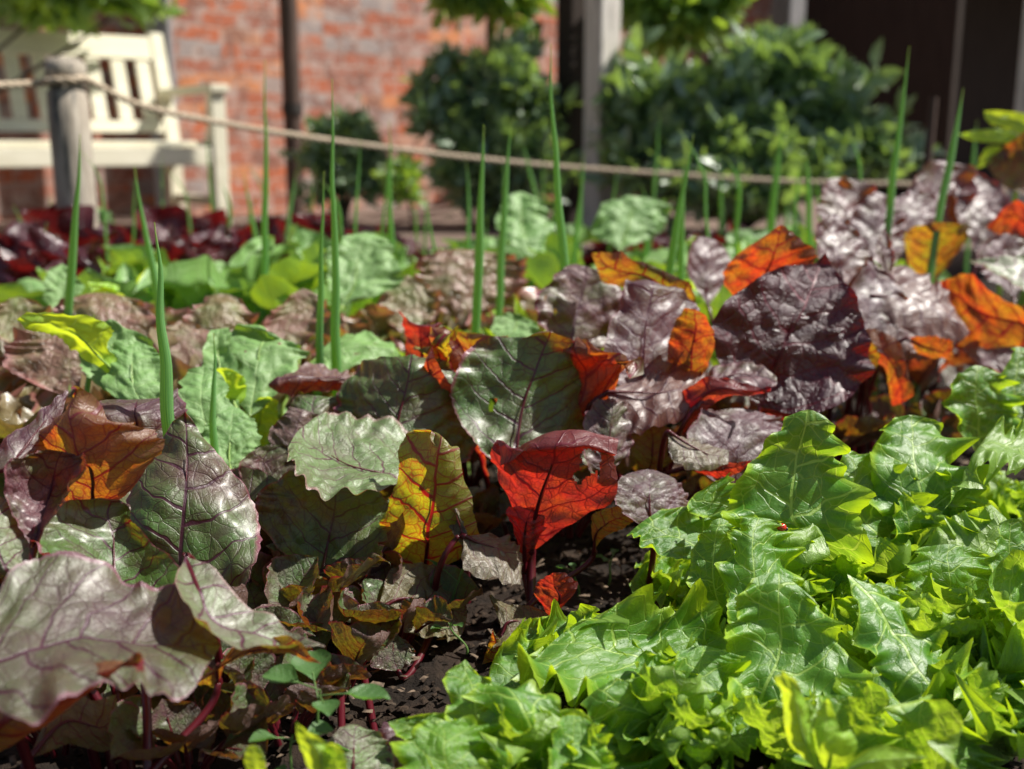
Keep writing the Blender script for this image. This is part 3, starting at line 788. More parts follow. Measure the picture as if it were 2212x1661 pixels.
# (plant, D0, red, purple, material, roll, rows)
BL = [
 # round centre leaf
 ('f', 1.12, .15, .02, 'beet', .0, [(1115, 1010, 1), (1035, 975, 1, 1118, 965, 0, 1225, 985, 1), (985, 880, 2.5, 1130, 880, 0, 1300, 890, 1.5), (1000, 790, 2, 1160, 790, -.5, 1285, 800, .5), (1075, 728, 1, 1185, 728, -1.5, 1245, 755, -2.5), (1190, 718, -3.5)]),
 ('f', 1.16, .70, .6, 'beet_orange', .0, [(1120, 1060, 3), (1265, 960, 2, 1235, 950, 1.5, 1130, 960, 2), (1340, 800, 2, 1268, 850, 2, 1200, 860, 3), (1310, 765, 1, 1262, 775, 1, 1205, 790, 3), (1250, 727, 2)]),
 ('f', 1.18, .8, .4, 'beet_orange', .0, [(1060, 1060, 1), (1045, 960, -2, 1030, 950, -1, 1015, 940, 1), (1040, 860, 0, 1010, 850, 0, 985, 850, 1), (985, 730, 1, 960, 740, 0, 935, 760, 1), (925, 700, 1)]),
 ('f', 1.10, .35, .7, 'beet', .2, [(1290, 1030, 1), (1270, 985, 1, 1310, 990, 0, 1352, 975, 1), (1285, 900, 1, 1322, 905, -1, 1355, 900, 1), (1320, 862, 0)]),
 # orange leaves behind the centre
 ('n', 1.16, .55, .3, 'beet_orange', .0, [(1175, 980, 2), (1345, 800, -1, 1270, 820, 0, 1200, 840, 1), (1360, 785, -1, 1290, 775, 0, 1215, 780, 0), (1270, 728, 0, 1250, 732, 0, 1225, 735, 0)]),
 ('n', 1.24, .30, .2, 'beet_orange', .0, [(1090, 900, 2), (1040, 790, -1, 1030, 785, 0, 990, 780, 1), (1085, 730, -1, 1020, 745, 0, 945, 725, 1), (1060, 722, 0, 1010, 718, 0, 950, 712, 0)]),
 ('n', 1.26, .85, .2, 'red', .2, [(935, 890, 2), (940, 790, 0, 915, 790, 0, 880, 780, 0), (945, 720, 0, 905, 720, 0, 868, 725, 0), (935, 708, 0, 890, 700, 0, 860, 672, 0)]),
 ('n', 1.38, .20, .75, 'beet', .0, [(1235, 790, 0), (1165, 715, -.5, 1238, 715, 0, 1312, 740, 1), (1155, 650, 0, 1252, 650, 0, 1337, 665, 0), (1195, 600, 0, 1262, 598, 0, 1325, 605, 0), (1225, 575, 0, 1245, 572, 0, 1268, 580, 0)]),
 ('n', 1.36, .35, .3, 'beet_orange', .0, [(1500, 690, 1), (1420, 655, 0, 1465, 650, 0, 1495, 625, 0), (1370, 625, -1, 1405, 600, 0, 1425, 580, 1), (1300, 605, 0, 1330, 575, 0, 1350, 545, 0), (1275, 548, 0)]),
 # folded green leaf left of the centre
 ('e', 1.13, .1, .2, 'beet', .0, [(865, 1010, 0), (745, 905, 3.5, 858, 925, -1.5, 1000, 985, 1), (745, 845, 4, 872, 860, -2, 1000, 905, 1), (800, 795, 4, 888, 805, -2.5, 955, 820, 0), (890, 765, -2)]),
 ('e', 1.17, .1, .1, 'beet_bright', .0, [(900, 900, 2), (905, 790, 1, 945, 795, 0, 975, 780, -1), (895, 750, 1, 940, 750, 0, 990, 750, -1), (912, 742, 0, 945, 740, 0, 985, 745, 0)]),
 ('e', 1.15, .75, .2, 'red', .1, [(1005, 1060, 2), (990, 960, 0, 975, 950, 1, 960, 940, 2), (1000, 870, 0, 965, 870, 1, 940, 860, 2), (955, 790, 0, 930, 790, 0, 915, 800, 0), (935, 745, 0)]),
 ('e', 1.20, .6, .9, 'silver_beet', .0, [(700, 900, 0), (760, 815, 3, 745, 826, -.5, 735, 845, 0), (700, 795, 2, 680, 818, -1.5, 660, 850, 0), (640, 808, 1, 630, 820, -1.5, 630, 852, 0), (580, 833, 0)]),
 ('e', 1.14, .25, .25, 'beet', .1, [(700, 1010, 0), (640, 950, 0, 690, 950, -1, 735, 935, 1), (625, 890, 1, 675, 890, -1, 720, 880, 1), (650, 855, 1, 680, 855, 0, 712, 860, 1)]),
 ('e', 1.11, .0, .1, 'beet', .0, [(655, 1020, 1), (665, 980, 1, 630, 965, 0, 585, 950, 1), (680, 930, 1, 640, 925, 0, 600, 915, 1), (690, 895, 0, 655, 885, 0, 625, 878, 0)]),
 # cupped silvery green leaf
 ('d', 1.02, .0, .05, 'silver_green', .06, [(880, 1042, 0), (800, 1064, -4, 830, 1020, 0, 905, 975, 4), (700, 1062, -5, 750, 1000, .5, 830, 920, 5), (630, 1015, -4, 685, 960, 1.5, 735, 900, 5), (622, 965, -1, 645, 930, 2, 680, 905, 4)]),
 ('d', 1.00, .15, .35, 'beet', .0, [(690, 1262, -1), (600, 1195, .5, 703, 1195, 0, 800, 1245, -2), (552, 1110, 1, 718, 1130, 0, 848, 1165, -1), (585, 1050, 1, 725, 1075, 1, 840, 1095, 1), (660, 1025, 2, 725, 1030, 2, 790, 1040, 2)]),
 ('d', 1.08, .4, .6, 'beet', .1, [(590, 1140, 1), (530, 1060, 0, 580, 1060, 0, 635, 1050, 0), (515, 1005, 0, 568, 1000, 0, 640, 1000, 0), (560, 965, 0, 590, 960, 0, 630, 965, 0)]),
 ('d', .97, .1, .45, 'beet', .1, [(790, 1310, 0), (690, 1270, 0, 745, 1270, -1, 815, 1270, 0), (650, 1235, 0, 690, 1232, -1, 735, 1240, 0), (605, 1345, -2, 620, 1300, -1.5, 690, 1255, -1)]),
 ('d', .96, .25, .3, 'beet_bright', .1, [(585, 1370, 0), (680, 1290, -1, 640, 1300, 0, 610, 1330, .5), (695, 1265, -1, 655, 1265, 0, 618, 1285, 0), (670, 1235, 0, 650, 1235, 0, 628, 1240, 0)]),
 # yellow green with red veins
 ('h', .98, .12, .1, 'beet_bright', .0, [(920, 1235, 0), (1020, 1205, 0, 925, 1180, 0, 832, 1185, 0), (1012, 1110, 0, 940, 1100, -.5, 845, 1100, .5), (1003, 1020, .5, 948, 1015, -.5, 865, 1010, .5), (990, 960, 1, 950, 950, 0, 868, 945, 1), (940, 932, 1, 925, 930, .5, 880, 932, 1)]),
 ('h', .965, .0, .35, 'silver_green', .0, [(985, 1165, 0), (1020, 1190, 0, 1000, 1150, 0, 965, 1120, 1), (1008, 1120, 0, 985, 1105, -1, 960, 1095, 1), (1008, 1082, 0, 988, 1078, 0, 968, 1085, 0)]),
 ('h', .95, .05, .2, 'silver_green', .0, [(1000, 1160, 0), (1012, 1215, -1.5, 1030, 1175, 0, 1060, 1148, 1), (1065, 1235, -1.5, 1075, 1190, 0, 1100, 1160, 1), (1110, 1255, -1, 1112, 1225, 0, 1128, 1195, 1), (1126, 1262, 0)]),
 ('h', .94, .3, .45, 'olive', .05, [(815, 1322, 0), (845, 1350, -1.5, 868, 1295, 0, 845, 1228, 1), (925, 1376, -2, 930, 1305, 0, 905, 1212, 1.5), (985, 1380, -1.5, 980, 1320, 0, 975, 1240, 1), (1008, 1352, 0, 1010, 1330, 0, 1003, 1290, 0)]),
 # red glowing leaf
 ('g', .98, .95, .8, 'red', .0, [(1150, 1190, 0), (1240, 1135, 0, 1157, 1120, 0, 1098, 1095, .5), (1325, 1090, 0, 1172, 1060, -.5, 1050, 1030, 1), (1328, 1010, 0, 1192, 1005, -1, 1042, 1000, 0), (1325, 958, 1, 1200, 965, -1, 1070, 972, 0), (1345, 950, 4, 1240, 942, 3, 1135, 962, 4)]),
 ('g', 1.0, .95, .8, 'red', .0, [(1135, 1230, 0), (1165, 1165, 0, 1135, 1160, 0, 1108, 1140, 0), (1180, 1130, 0, 1140, 1120, 0, 1095, 1105, 0), (1150, 1100, 0)]),
 ('g', .93, .75, .4, 'red', .05, [(1190, 1335, 0), (1240, 1290, 0, 1210, 1290, 0, 1152, 1290, 0), (1225, 1255, 0, 1195, 1260, 0, 1160, 1265, 0), (1195, 1238, 0)]),
 ('g', .92, .4, .5, 'olive', .05, [(1090, 1380, 0), (1055, 1395, -1, 1100, 1345, 0, 1060, 1285, 1), (1130, 1390, -1.5, 1140, 1345, 0, 1100, 1305, 1), (1190, 1360, 0, 1180, 1325, 0, 1150, 1310, 0)]),
 ('g', .90, .4, .25, 'beet_bright', .05, [(1045, 1445, 0), (1110, 1455, 0, 1075, 1435, 0, 1042, 1450, 0), (1100, 1420, 0, 1075, 1400, 0, 1050, 1410, 0), (1065, 1360, 0)]),
 ('g', 1.0, .7, .3, 'beet_bright', .0, [(1285, 1190, 0), (1300, 1165, 0, 1290, 1150, 0, 1278, 1130, 0), (1345, 1145, 0, 1320, 1125, 0, 1290, 1105, 0), (1368, 1130, 0, 1360, 1110, 0, 1350, 1095, 0)]),
 ('o', 1.0, .3, .75, 'silver_beet', .05, [(1410, 1150, 0), (1335, 1100, -1, 1405, 1100, -1, 1478, 1115, -1), (1325, 1060, 0, 1405, 1060, -1, 1490, 1080, 0), (1350, 1025, 1, 1405, 1015, 1, 1460, 1035, 1)]),
 # upright pointed leaf on the left
 ('b', .92, .15, .38, 'beet', .0, [(392, 1305, 0), (325, 1225, 1, 394, 1220, 0, 520, 1310, -2), (272, 1130, 1, 398, 1130, -.5, 556, 1190, -1.5), (290, 1040, 1, 402, 1040, -1, 550, 1085, 0), (330, 965, 1, 403, 965, -.5, 478, 985, 0), (375, 915, 0, 402, 912, 0, 432, 930, 0), (400, 888, 0)]),
 ('b', .98, .2, .8, 'silver_beet', -.1, [(300, 1010, 1), (215, 950, 0, 300, 945, 0, 385, 930, 0), (200, 895, 0, 292, 892, -1.5, 388, 888, 0), (205, 870, 1, 295, 862, 0, 385, 866, 1), (215, 868, 4, 300, 860, 4, 378, 866, 4)]),
 ('b', .93, .25, .5, 'beet', .1, [(330, 1290, 0), (262, 1160, 0, 310, 1170, 0, 380, 1200, 0), (280, 1110, 0, 315, 1100, 0, 370, 1120, 0), (300, 1070, 0)]),
 ('a', .80, .55, .4, 'beet_orange', .0, [(185, 1150, 1), (290, 1075, 1, 205, 1060, 0, 60, 1060, 1), (325, 985, .5, 190, 980, -.5, 20, 1010, 1), (285, 915, 1, 165, 915, -.5, 60, 940, 1), (212, 885, 1, 150, 880, 0, 112, 890, 1), (152, 840, 0)]),
 ('a', .81, .3, .8, 'silver_beet', .0, [(-30, 1030, 0), (-10, 975, 0, 20, 1005, -1, 70, 985, 0), (60, 915, 0, 80, 930, -1, 110, 960, 0), (110, 870, 0, 118, 885, -.5, 125, 920, 0), (145, 845, 0)]),
 ('a', .75, .7, .85, 'beet', .12, [(72, 1188, 0), (25, 1110, .5, 92, 1115, 1, 140, 1115, -.5), (2, 1045, 0, 108, 1055, 1.5, 185, 1055, -1.5), (20, 995, -.5, 122, 1000, 1, 200, 1005, -1), (100, 970, 0, 135, 975, .5, 175, 985, 0)]),
 ('a', .73, .1, .5, 'silver_green', .05, [(35, 1260, 0), (-40, 1200, 0, 0, 1200, -1, 50, 1200, 0), (-60, 1120, 0, -10, 1120, -1, 45, 1140, 0), (-20, 1070, 0)]),
 ('c', .76, .0, .02, 'beet', .04, [(290, 1360, -1), (190, 1280, -2.5, 268, 1305, 0, 375, 1295, -1), (90, 1205, -3, 250, 1230, 1, 392, 1235, 0), (72, 1150, -1.5, 246, 1160, 1.5, 330, 1175, 1), (110, 1112, 0, 235, 1105, 1.5, 290, 1118, 1), (262, 1088, 1)]),
 ('c', .575, .2, .35, 'silver_beet', .03, [(-80, 1450, 0), (10, 1310, 4, 40, 1420, 0, 60, 1550, -3), (130, 1262, 5, 160, 1385, 1, 175, 1500, -3), (280, 1310, 4.5, 290, 1390, 1, 300, 1475, -2.5), (370, 1305, 4, 390, 1400, 1, 395, 1500, -2.5), (478, 1400, 1)]),
 ('c', .56, .35, .3, 'beet_orange', .0, [(-60, 1660, 0), (60, 1595, 0, 10, 1560, 0, -20, 1500, 1), (165, 1515, 0, 120, 1505, 0, 75, 1500, 1), (240, 1462, 0, 215, 1455, 0, 195, 1435, .5), (292, 1450, 0)]),
 ('c', .67, .2, .5, 'silver_green', .05, [(400, 1200, 2), (470, 1235, 1, 430, 1270, 0, 378, 1280, 0), (505, 1315, 1, 460, 1340, 0, 402, 1375, -1.5), (585, 1352, .5, 550, 1378, 0, 490, 1425, -1.5), (655, 1378, 0, 640, 1397, 0, 605, 1425, -1), (702, 1400, 0)]),
 ('c', .665, .35, .4, 'beet_orange', .0, [(470, 1480, 0), (420, 1480, 0, 470, 1440, 0, 500, 1400, 0), (520, 1420, 0, 545, 1405, 0, 560, 1385, 0), (610, 1418, 0, 620, 1405, 0, 630, 1390, 0), (695, 1432, 0)]),
 ('c', .66, .2, .5, 'olive', .0, [(60, 1640, 0), (150, 1610, 0, 140, 1560, 0, 130, 1500, 0), (240, 1620, 0, 220, 1570, 0, 200, 1510, 0), (262, 1560, 0, 255, 1530, 0, 250, 1500, 0)]),
 ('d', .66, .1, .2, 'silver_green', .1, [(760, 1720, 0), (700, 1661, 0, 765, 1650, -1, 830, 1670, 0), (705, 1610, 0, 765, 1600, -.5, 822, 1615, 0), (735, 1572, 0, 765, 1568, 0, 795, 1580, 0)]),
 ('d', .68, .4, .9, 'silver_beet', .1, [(850, 1720, 0), (815, 1661, 0, 845, 1655, -1, 880, 1661, 0), (818, 1610, 0, 845, 1605, -.5, 872, 1615, 0), (830, 1560, 0)]),
 ('h', .86, .6, .6, 'olive', .1, [(600, 1470, 0), (560, 1430, 0, 595, 1420, 0, 630, 1425, 0), (565, 1380, 0, 598, 1375, 0, 628, 1385, 0), (600, 1350, 0)]),
 ('h', .88, .5, .5, 'beet', .1, [(860, 1450, 0), (800, 1440, 0, 850, 1420, 0, 895, 1430, 0), (810, 1395, 0, 850, 1385, 0, 890, 1395, 0), (850, 1365, 0)]),
 ('d', .80, .4, .6, 'olive', .0, [(560, 1560, 0), (500, 1530, 0, 550, 1520, 0, 600, 1525, 0), (510, 1480, 0, 550, 1475, 0, 590, 1485, 0), (545, 1450, 0)]),
 # silvery mauve leaves right of the centre
 ('i', 1.22, .4, .9, 'silver_beet', .0, [(1400, 850, 0), (1300, 825, 0, 1392, 800, 0, 1500, 800, 1), (1318, 730, 1, 1395, 725, -1, 1508, 745, 1), (1345, 655, 1, 1400, 660, -1, 1490, 675, 1), (1375, 620, 1, 1398, 612, 0, 1430, 630, 1)]),
 ('i', 1.15, .5, .9, 'silver_beet', .05, [(1310, 850, 1), (1350, 905, -1, 1370, 850, 0, 1400, 790, 2), (1420, 905, -2, 1430, 850, -.5, 1440, 785, 2), (1500, 880, -1.5, 1500, 840, 0, 1500, 790, 1), (1545, 800, 0)]),
 ('i', 1.20, .65, .7, 'beet_orange', .1, [(1500, 850, 0), (1440, 780, 0, 1495, 780, 1, 1545, 780, 0), (1455, 710, 0, 1500, 715, 1, 1548, 720, 0), (1480, 665, 0, 1500, 668, 0, 1525, 680, 0)]),
 ('i', 1.14, .9, .9, 'red', .0, [(1470, 950, 0), (1490, 925, 0, 1482, 890, 0, 1470, 870, 1), (1560, 862, 0, 1545, 840, 0, 1520, 822, 1), (1640, 865, 0, 1625, 845, 0, 1610, 825, 1), (1665, 842, 0)]),
 ('i', 1.16, .7, .9, 'beet', -.1, [(1500, 880, 0), (1530, 800, 2, 1540, 825, 0, 1550, 850, -1), (1590, 780, 2, 1600, 805, 0, 1605, 835, -1), (1645, 800, 1, 1650, 822, 0, 1650, 845, -1), (1668, 840, 0)]),
 ('i', 1.12, .3, .9, 'silver_beet', .1, [(1590, 1070, 1), (1470, 990, 0, 1590, 990, -1, 1690, 1000, 0), (1490, 925, 0, 1595, 925, -1, 1700, 945, 0), (1530, 890, 1, 1600, 880, 0, 1660, 895, 1)]),
 ('i', 1.06, .2, .5, 'silver_green', .1, [(1440, 935, 0), (1470, 985, -1, 1490, 965, 0, 1500, 945, 1), (1530, 1005, -1, 1535, 985, 0, 1545, 968, 1), (1575, 1000, 0, 1575, 985, 0, 1575, 970, 0)]),
 ('i', 1.07, .9, .8, 'red', .0, [(1480, 1010, 0), (1540, 1030, 0, 1540, 1010, 0, 1530, 1000, 0), (1590, 1025, 0, 1590, 1008, 0, 1590, 1000, 0), (1625, 1000, 0)]),
 ('i', 1.15, .4, .4, 'olive', .0, [(1400, 1020, 2), (1355, 980, 0, 1410, 985, 0, 1460, 985, 0), (1370, 930, 0, 1410, 930, 0, 1455, 935, 0), (1400, 905, 0)]),
 # the large dark purple leaf
 ('j', 1.26, .95, .97, 'purple', .0, [(1640, 880, 1), (1560, 800, 0, 1668, 815, 0, 1760, 895, -1), (1535, 720, 0, 1695, 745, -1, 1838, 820, 0), (1575, 650, 0, 1725, 685, -1, 1845, 735, 0), (1660, 590, 0, 1752, 625, -.5, 1828, 650, 0), (1755, 570, 0, 1775, 580, 0, 1808, 590, 0), (1787, 545, 0)]),
 ('j', 1.36, .75, .4, 'beet_orange', .0, [(1640, 700, 1), (1740, 600, 0, 1650, 610, 0, 1560, 640, 0), (1758, 565, 0, 1668, 560, 0, 1552, 600, 0), (1730, 525, 0, 1680, 525, 0, 1605, 545, 0), (1686, 488, 0)]),
 ('j', 1.24, .95, .9, 'red', .0, [(1620, 900, 0), (1680, 905, 0, 1670, 885, 0, 1660, 865, 0), (1740, 905, 0, 1735, 890, 0, 1725, 870, 0), (1790, 880, 0)]),
 ('k', 1.38, .75, .4, 'beet_orange', .2, [(1830, 760, 1), (1850, 775, 0, 1865, 745, 0, 1865, 712, 1), (1905, 800, 0, 1915, 770, 0, 1935, 735, 1), (1920, 850, 0, 1945, 830, 0, 1965, 815, 0), (1925, 880, 0, 1950, 870, 0, 1975, 855, 0)]),
 ('k', 1.36, .4, .3, 'beet_bright', .0, [(1850, 830, 1), (1890, 800, 0, 1870, 790, 0, 1845, 780, 0), (1895, 760, 0, 1875, 755, 0, 1845, 745, 0), (1860, 720, 0)]),
 ('k', 1.50, .2, .9, 'silver_beet', .1, [(1830, 660, 0), (1780, 610, 0, 1820, 590, -1, 1880, 600, 0), (1755, 550, 0, 1805, 540, -1, 1875, 545, 0), (1748, 500, 0, 1795, 495, 0, 1845, 505, 0), (1800, 462, 0)]),
 ('k', 1.46, .2, .9, 'silver_beet', .15, [(1870, 770, 0), (1815, 720, 0, 1870, 715, -1, 1930, 745, 0), (1820, 650, 0, 1880, 650, -1, 1950, 690, 0), (1830, 600, 0, 1890, 590, 0, 1940, 640, 0), (1870, 565, 0)]),
 ('k', 1.48, .2, .95, 'silver_beet', .12, [(1880, 640, 0), (1900, 700, -1, 1930, 645, 0, 1940, 570, 2), (1970, 735, -1.5, 1990, 665, 0, 2000, 590, 2), (2050, 755, -1, 2045, 690, 0, 2050, 635, 1), (2095, 720, 0)]),
 ('k', 1.45, .4, .9, 'silver_beet', .1, [(1900, 690, 0), (1925, 745, -1, 1935, 715, 0, 1945, 690, 1), (1980, 770, -1, 1990, 745, 0, 1995, 715, 1), (2030, 765, 0, 2030, 745, 0, 2030, 730, 0)]),
 ('k', 1.52, .3, .8, 'silver_beet', .3, [(1920, 600, 0), (1895, 560, 0, 1912, 560, 0, 1930, 565, 0), (1895, 520, 0, 1908, 520, 0, 1922, 530, 0), (1915, 490, 0)]),
 ('k', 1.42, .55, .3, 'beet_orange', .1, [(1960, 730, 0), (1985, 770, 0, 2000, 750, 0, 2010, 725, 0), (2050, 785, 0, 2045, 760, 0, 2045, 735, 0), (2060, 735, 0)]),
 ('l', 1.58, .70, .3, 'beet_orange', .05, [(2260, 720, 0), (2200, 745, -1, 2205, 700, 0, 2212, 650, 0), (2110, 745, -1, 2120, 680, 0, 2130, 610, 1), (2060, 690, 0, 2070, 640, 0, 2085, 585, 1), (2025, 605, 0)]),
 ('l', 1.64, .1, .5, 'silver_green', .1, [(2260, 700, 0), (2190, 640, 0, 2210, 600, 0, 2230, 570, 0), (2120, 590, 0, 2140, 570, 0, 2170, 555, 0), (2095, 560, 0)]),
 ('l', 1.75, .95, .6, 'beet_orange', .1, [(2260, 520, 0), (2200, 505, 0, 2200, 470, 0, 2210, 440, 0), (2150, 500, 0, 2160, 470, 0, 2170, 450, 0), (2130, 490, 0)]),
 ('l', 1.60, .3, .9, 'silver_beet', .1, [(2200, 830, 0), (2090, 790, 0, 2160, 790, 0, 2230, 780, 0), (2060, 760, 0, 2150, 750, 0, 2240, 740, 0), (2110, 735, 0)]),
 ('l', 1.80, .3, .9, 'silver_beet', .1, [(2190, 640, 0), (2120, 590, 0, 2180, 570, 0, 2240, 580, 0), (2110, 540, 0, 2175, 520, 0, 2240, 530, 0), (2170, 490, 0)]),
 ('m', 1.85, .25, .15, 'beet_orange', .1, [(2000, 620, 0), (2060, 570, 0, 2005, 575, 0, 1960, 580, 0), (2088, 515, 0, 2015, 520, 0, 1948, 525, 0), (2075, 485, 0, 2025, 478, 0, 1975, 490, 0)]),
 ('m', 1.95, .2, .9, 'silver_beet', .15, [(1850, 560, 0), (1775, 490, 0, 1835, 490, -1, 1890, 500, 0), (1770, 430, 0, 1825, 430, -1, 1885, 440, 0), (1785, 388, 0, 1815, 385, 0, 1850, 392, 0)]),
 ('m', 1.92, .2, .9, 'silver_beet', .15, [(1920, 600, 0), (1850, 530, 0, 1900, 530, -1, 1950, 520, 0), (1845, 460, 0, 1895, 455, -1, 1945, 460, 0), (1890, 415, 0)]),
 ('m', 2.1, .2, .9, 'silver_beet', .2, [(2030, 520, 0), (1960, 450, 0, 2020, 445, -1, 2080, 460, 0), (1965, 395, 0, 2020, 390, -1, 2085, 400, 0), (2010, 355, 0, 2030, 350, 0, 2060, 360, 0)]),
 ('m', 2.12, .2, .9, 'silver_beet', .2, [(2110, 540, 0), (2050, 470, 0, 2100, 465, -1, 2150, 480, 0), (2060, 405, 0, 2100, 400, -1, 2145, 410, 0), (2100, 360, 0)]),
 ('m', 2.05, .2, .9, 'silver_beet', .2, [(1960, 540, 0), (1930, 480, 0, 1965, 475, -1, 2010, 480, 0), (1935, 430, 0, 1965, 425, -1, 2005, 430, 0), (1970, 400, 0)]),
 ('m', 2.0, .35, .3, 'beet_orange', .1, [(1790, 480, 0), (1835, 430, 0, 1820, 430, 0, 1800, 430, 0), (1840, 400, 0, 1820, 395, 0, 1800, 405, 0), (1822, 380, 0)]),
 ('m', 1.7, .3, .95, 'silver_beet', .2, [(1530, 660, 0), (1480, 590, 0, 1525, 590, -1, 1570, 600, 0), (1490, 540, 0, 1525, 540, -1, 1565, 550, 0), (1520, 515, 0)]),
]
def clone_mat(src, name, **kw): pass
M['silver_green'] = leaf_mat("pale_green_beet_leaf", (.105, .180, .055), (.14, .10, .10), (.06, .010, .025),
    (.30, .52, .015), (.75, .30, .012), (.30, .02, .010), (.12, .10, .06), rough=.45, spec=.8, tfac=.35, bump=.6, bdist=.0016, patch=2.6, coat=.12, rim=(.22, .14, .12), rimt=(.6, .1, .05), rimw=.93)
M['beet_bright'] = leaf_mat("yellow_green_beet_leaf", (.06, .12, .02), (.10, .05, .03), (.12, .01, .02),
    (.58, .64, .012), (.85, .20, .012), (.42, .010, .010), (.12, .13, .03), rough=.42, spec=.5, tfac=.62, bump=.6, bdist=.0016, patch=2.6, veinw=1.15)
M['beet_orange'] = leaf_mat("orange_beet_leaf", (.055, .07, .025), (.08, .04, .04), (.10, .01, .02),
    (.46, .46, .012), (.84, .085, .010), (.28, .008, .010), (.12, .06, .03), rough=.42, spec=.5, tfac=.62, bump=.6, bdist=.0016, patch=3, veinw=1.0)
M['red'] = leaf_mat("red_beet_leaf", (.06, .03, .03), (.08, .03, .045), (.10, .01, .02),
    (.82, .22, .02), (.80, .045, .015), (.22, .004, .006), (.10, .03, .03), rough=.42, spec=.4, tfac=.62, bump=.6, bdist=.0016, patch=3, veinw=1.0)
M['olive'] = leaf_mat("olive_beet_leaf", (.08, .10, .03), (.10, .06, .045), (.08, .015, .02),
    (.35, .42, .012), (.6, .25, .012), (.28, .01, .010), (.10, .09, .04), rough=.42, spec=.5, tfac=.5, bump=.6, bdist=.0014, patch=3)
M['purple'] = leaf_mat("dark_purple_beet_leaf", (.036, .012, .020), (.030, .010, .017), (.14, .008, .025),
    (.9, .06, .015), (.8, .03, .015), (.4, .004, .008), (.10, .03, .04), rough=.34, spec=.8, tfac=.16, bump=1.0, bdist=.0035, patch=3, coat=.25)
for i, (pk, D0, rd, pu, mt, roll, rows) in enumerate(BL):
    cg = cage_from(rows, D0, {'beet_bright': -.35, 'beet_orange': -.45, 'red': -.45, 'silver_beet': .65, 'silver_green': .8, 'purple': .25}.get(mt, .5), {'silver_beet': .45, 'silver_green': .45, 'beet': .30, 'purple': .15, 'olive': .3, 'beet_bright': -.5, 'beet_orange': -.5, 'red': -.4}.get(mt, 0))
    sz = np.linalg.norm(cg[0].mean(0) - cg[-1].mean(0)) / D0
    big = sz > .05
    r_ = np.random.default_rng(100 + i)
    pl = plants[pk]; cx = pl.location
    crown = np.array([cx[0] + r_.uniform(-.012, .012), cx[1] + r_.uniform(-.012, .012), .004])
    hol = ()
    if i == 0: hol = ((-.45, .42, .035),)
    if i == 24: hol = ((-.62, .60, .10), (-.45, .50, .05))
    if pk == 'n' and i == 7: hol = ((-.55, .38, .025), (-.8, .5, .02))
    add_leaf(pl, cg, M[mt], 'beet', i * 7 + 3, (rd, pu, .5), nt=84 if big else 44, ns=57 if big else 31, roll=roll, amp=.85 if pk == "c" else 1.0,
             petiole=M['petiole'], crown=crown, prad=.0036 if pk == 'g' and i < 26 else .0026, holes=hol)

# ------------------------------------------------------------------ free standing leaf builder for rosettes
PROF = {
 'beet':    ([.0, .62, .95, 1.0, .82, .5, .0], .42),
 'lettuce': ([.16, .34, .55, .78, .96, 1.0, .80, .35], .0),
 'radish':  ([.10, .16, .34, .66, .95, .98, .66, .0], .10),
 'lime':    ([.0, .5, .9, 1.0, .8, .45, .0], .25),
 'seed':    ([.0, .45, .85, 1.0, .9, .6, .1], .15),
}
def rosette_cage(kind, az, L, W, el0, el1, cup, r, base=(0, 0, 0), roll=0.0, stalk=None):
    prof, st = PROF[kind]
    if stalk is not None: st = stalk
    n = len(prof); N = 24
    tt = np.linspace(0, 1, N); el = el0 + (el1 - el0) * tt ** 1.3
    aw = az + .25 * np.sin(tt * 2.5 + r.uniform(0, 6)) * r.uniform(-1, 1)
    d = np.stack([np.cos(el) * np.cos(aw), np.cos(el) * np.sin(aw), np.sin(el)], 1)
    p = np.concatenate([np.zeros((1, 3)), np.cumsum(d[:-1] * (L / (N - 1)), axis=0)]) + np.array(base)
    side = np.stack([np.sin(aw), -np.cos(aw), np.zeros(N)], 1)
    nn = np.cross(side, d)
    cr, sr = math.cos(roll), math.sin(roll)
    side, nn = side * cr + nn * sr, nn * cr - side * sr
    ts = st + (1 - st) * np.linspace(0, 1, n)
    C = []
    for i, q in enumerate(ts):
        j = q * (N - 1); a = int(min(j, N - 2)); f = j - a
        pp = p[a] * (1 - f) + p[a + 1] * f; s_ = side[a] * (1 - f) + side[a + 1] * f; n_ = nn[a] * (1 - f) + nn[a + 1] * f
        w_ = W * .5 * prof[i]
        k = 1 + .12 * r.normal()
        C.append([pp - s_ * w_ * math.cos(cup) + n_ * w_ * math.sin(cup), pp - s_ * w_ * .52 * math.cos(cup * .6) + n_ * w_ * .5 * math.sin(cup * .55) * k, pp,
                  pp + s_ * w_ * .52 * math.cos(cup * .6) + n_ * w_ * .5 * math.sin(cup * .55) / k, pp + s_ * w_ * math.cos(cup) + n_ * w_ * math.sin(cup)])
    return np.array(C), p[:max(2, int(st * N) + 1)]

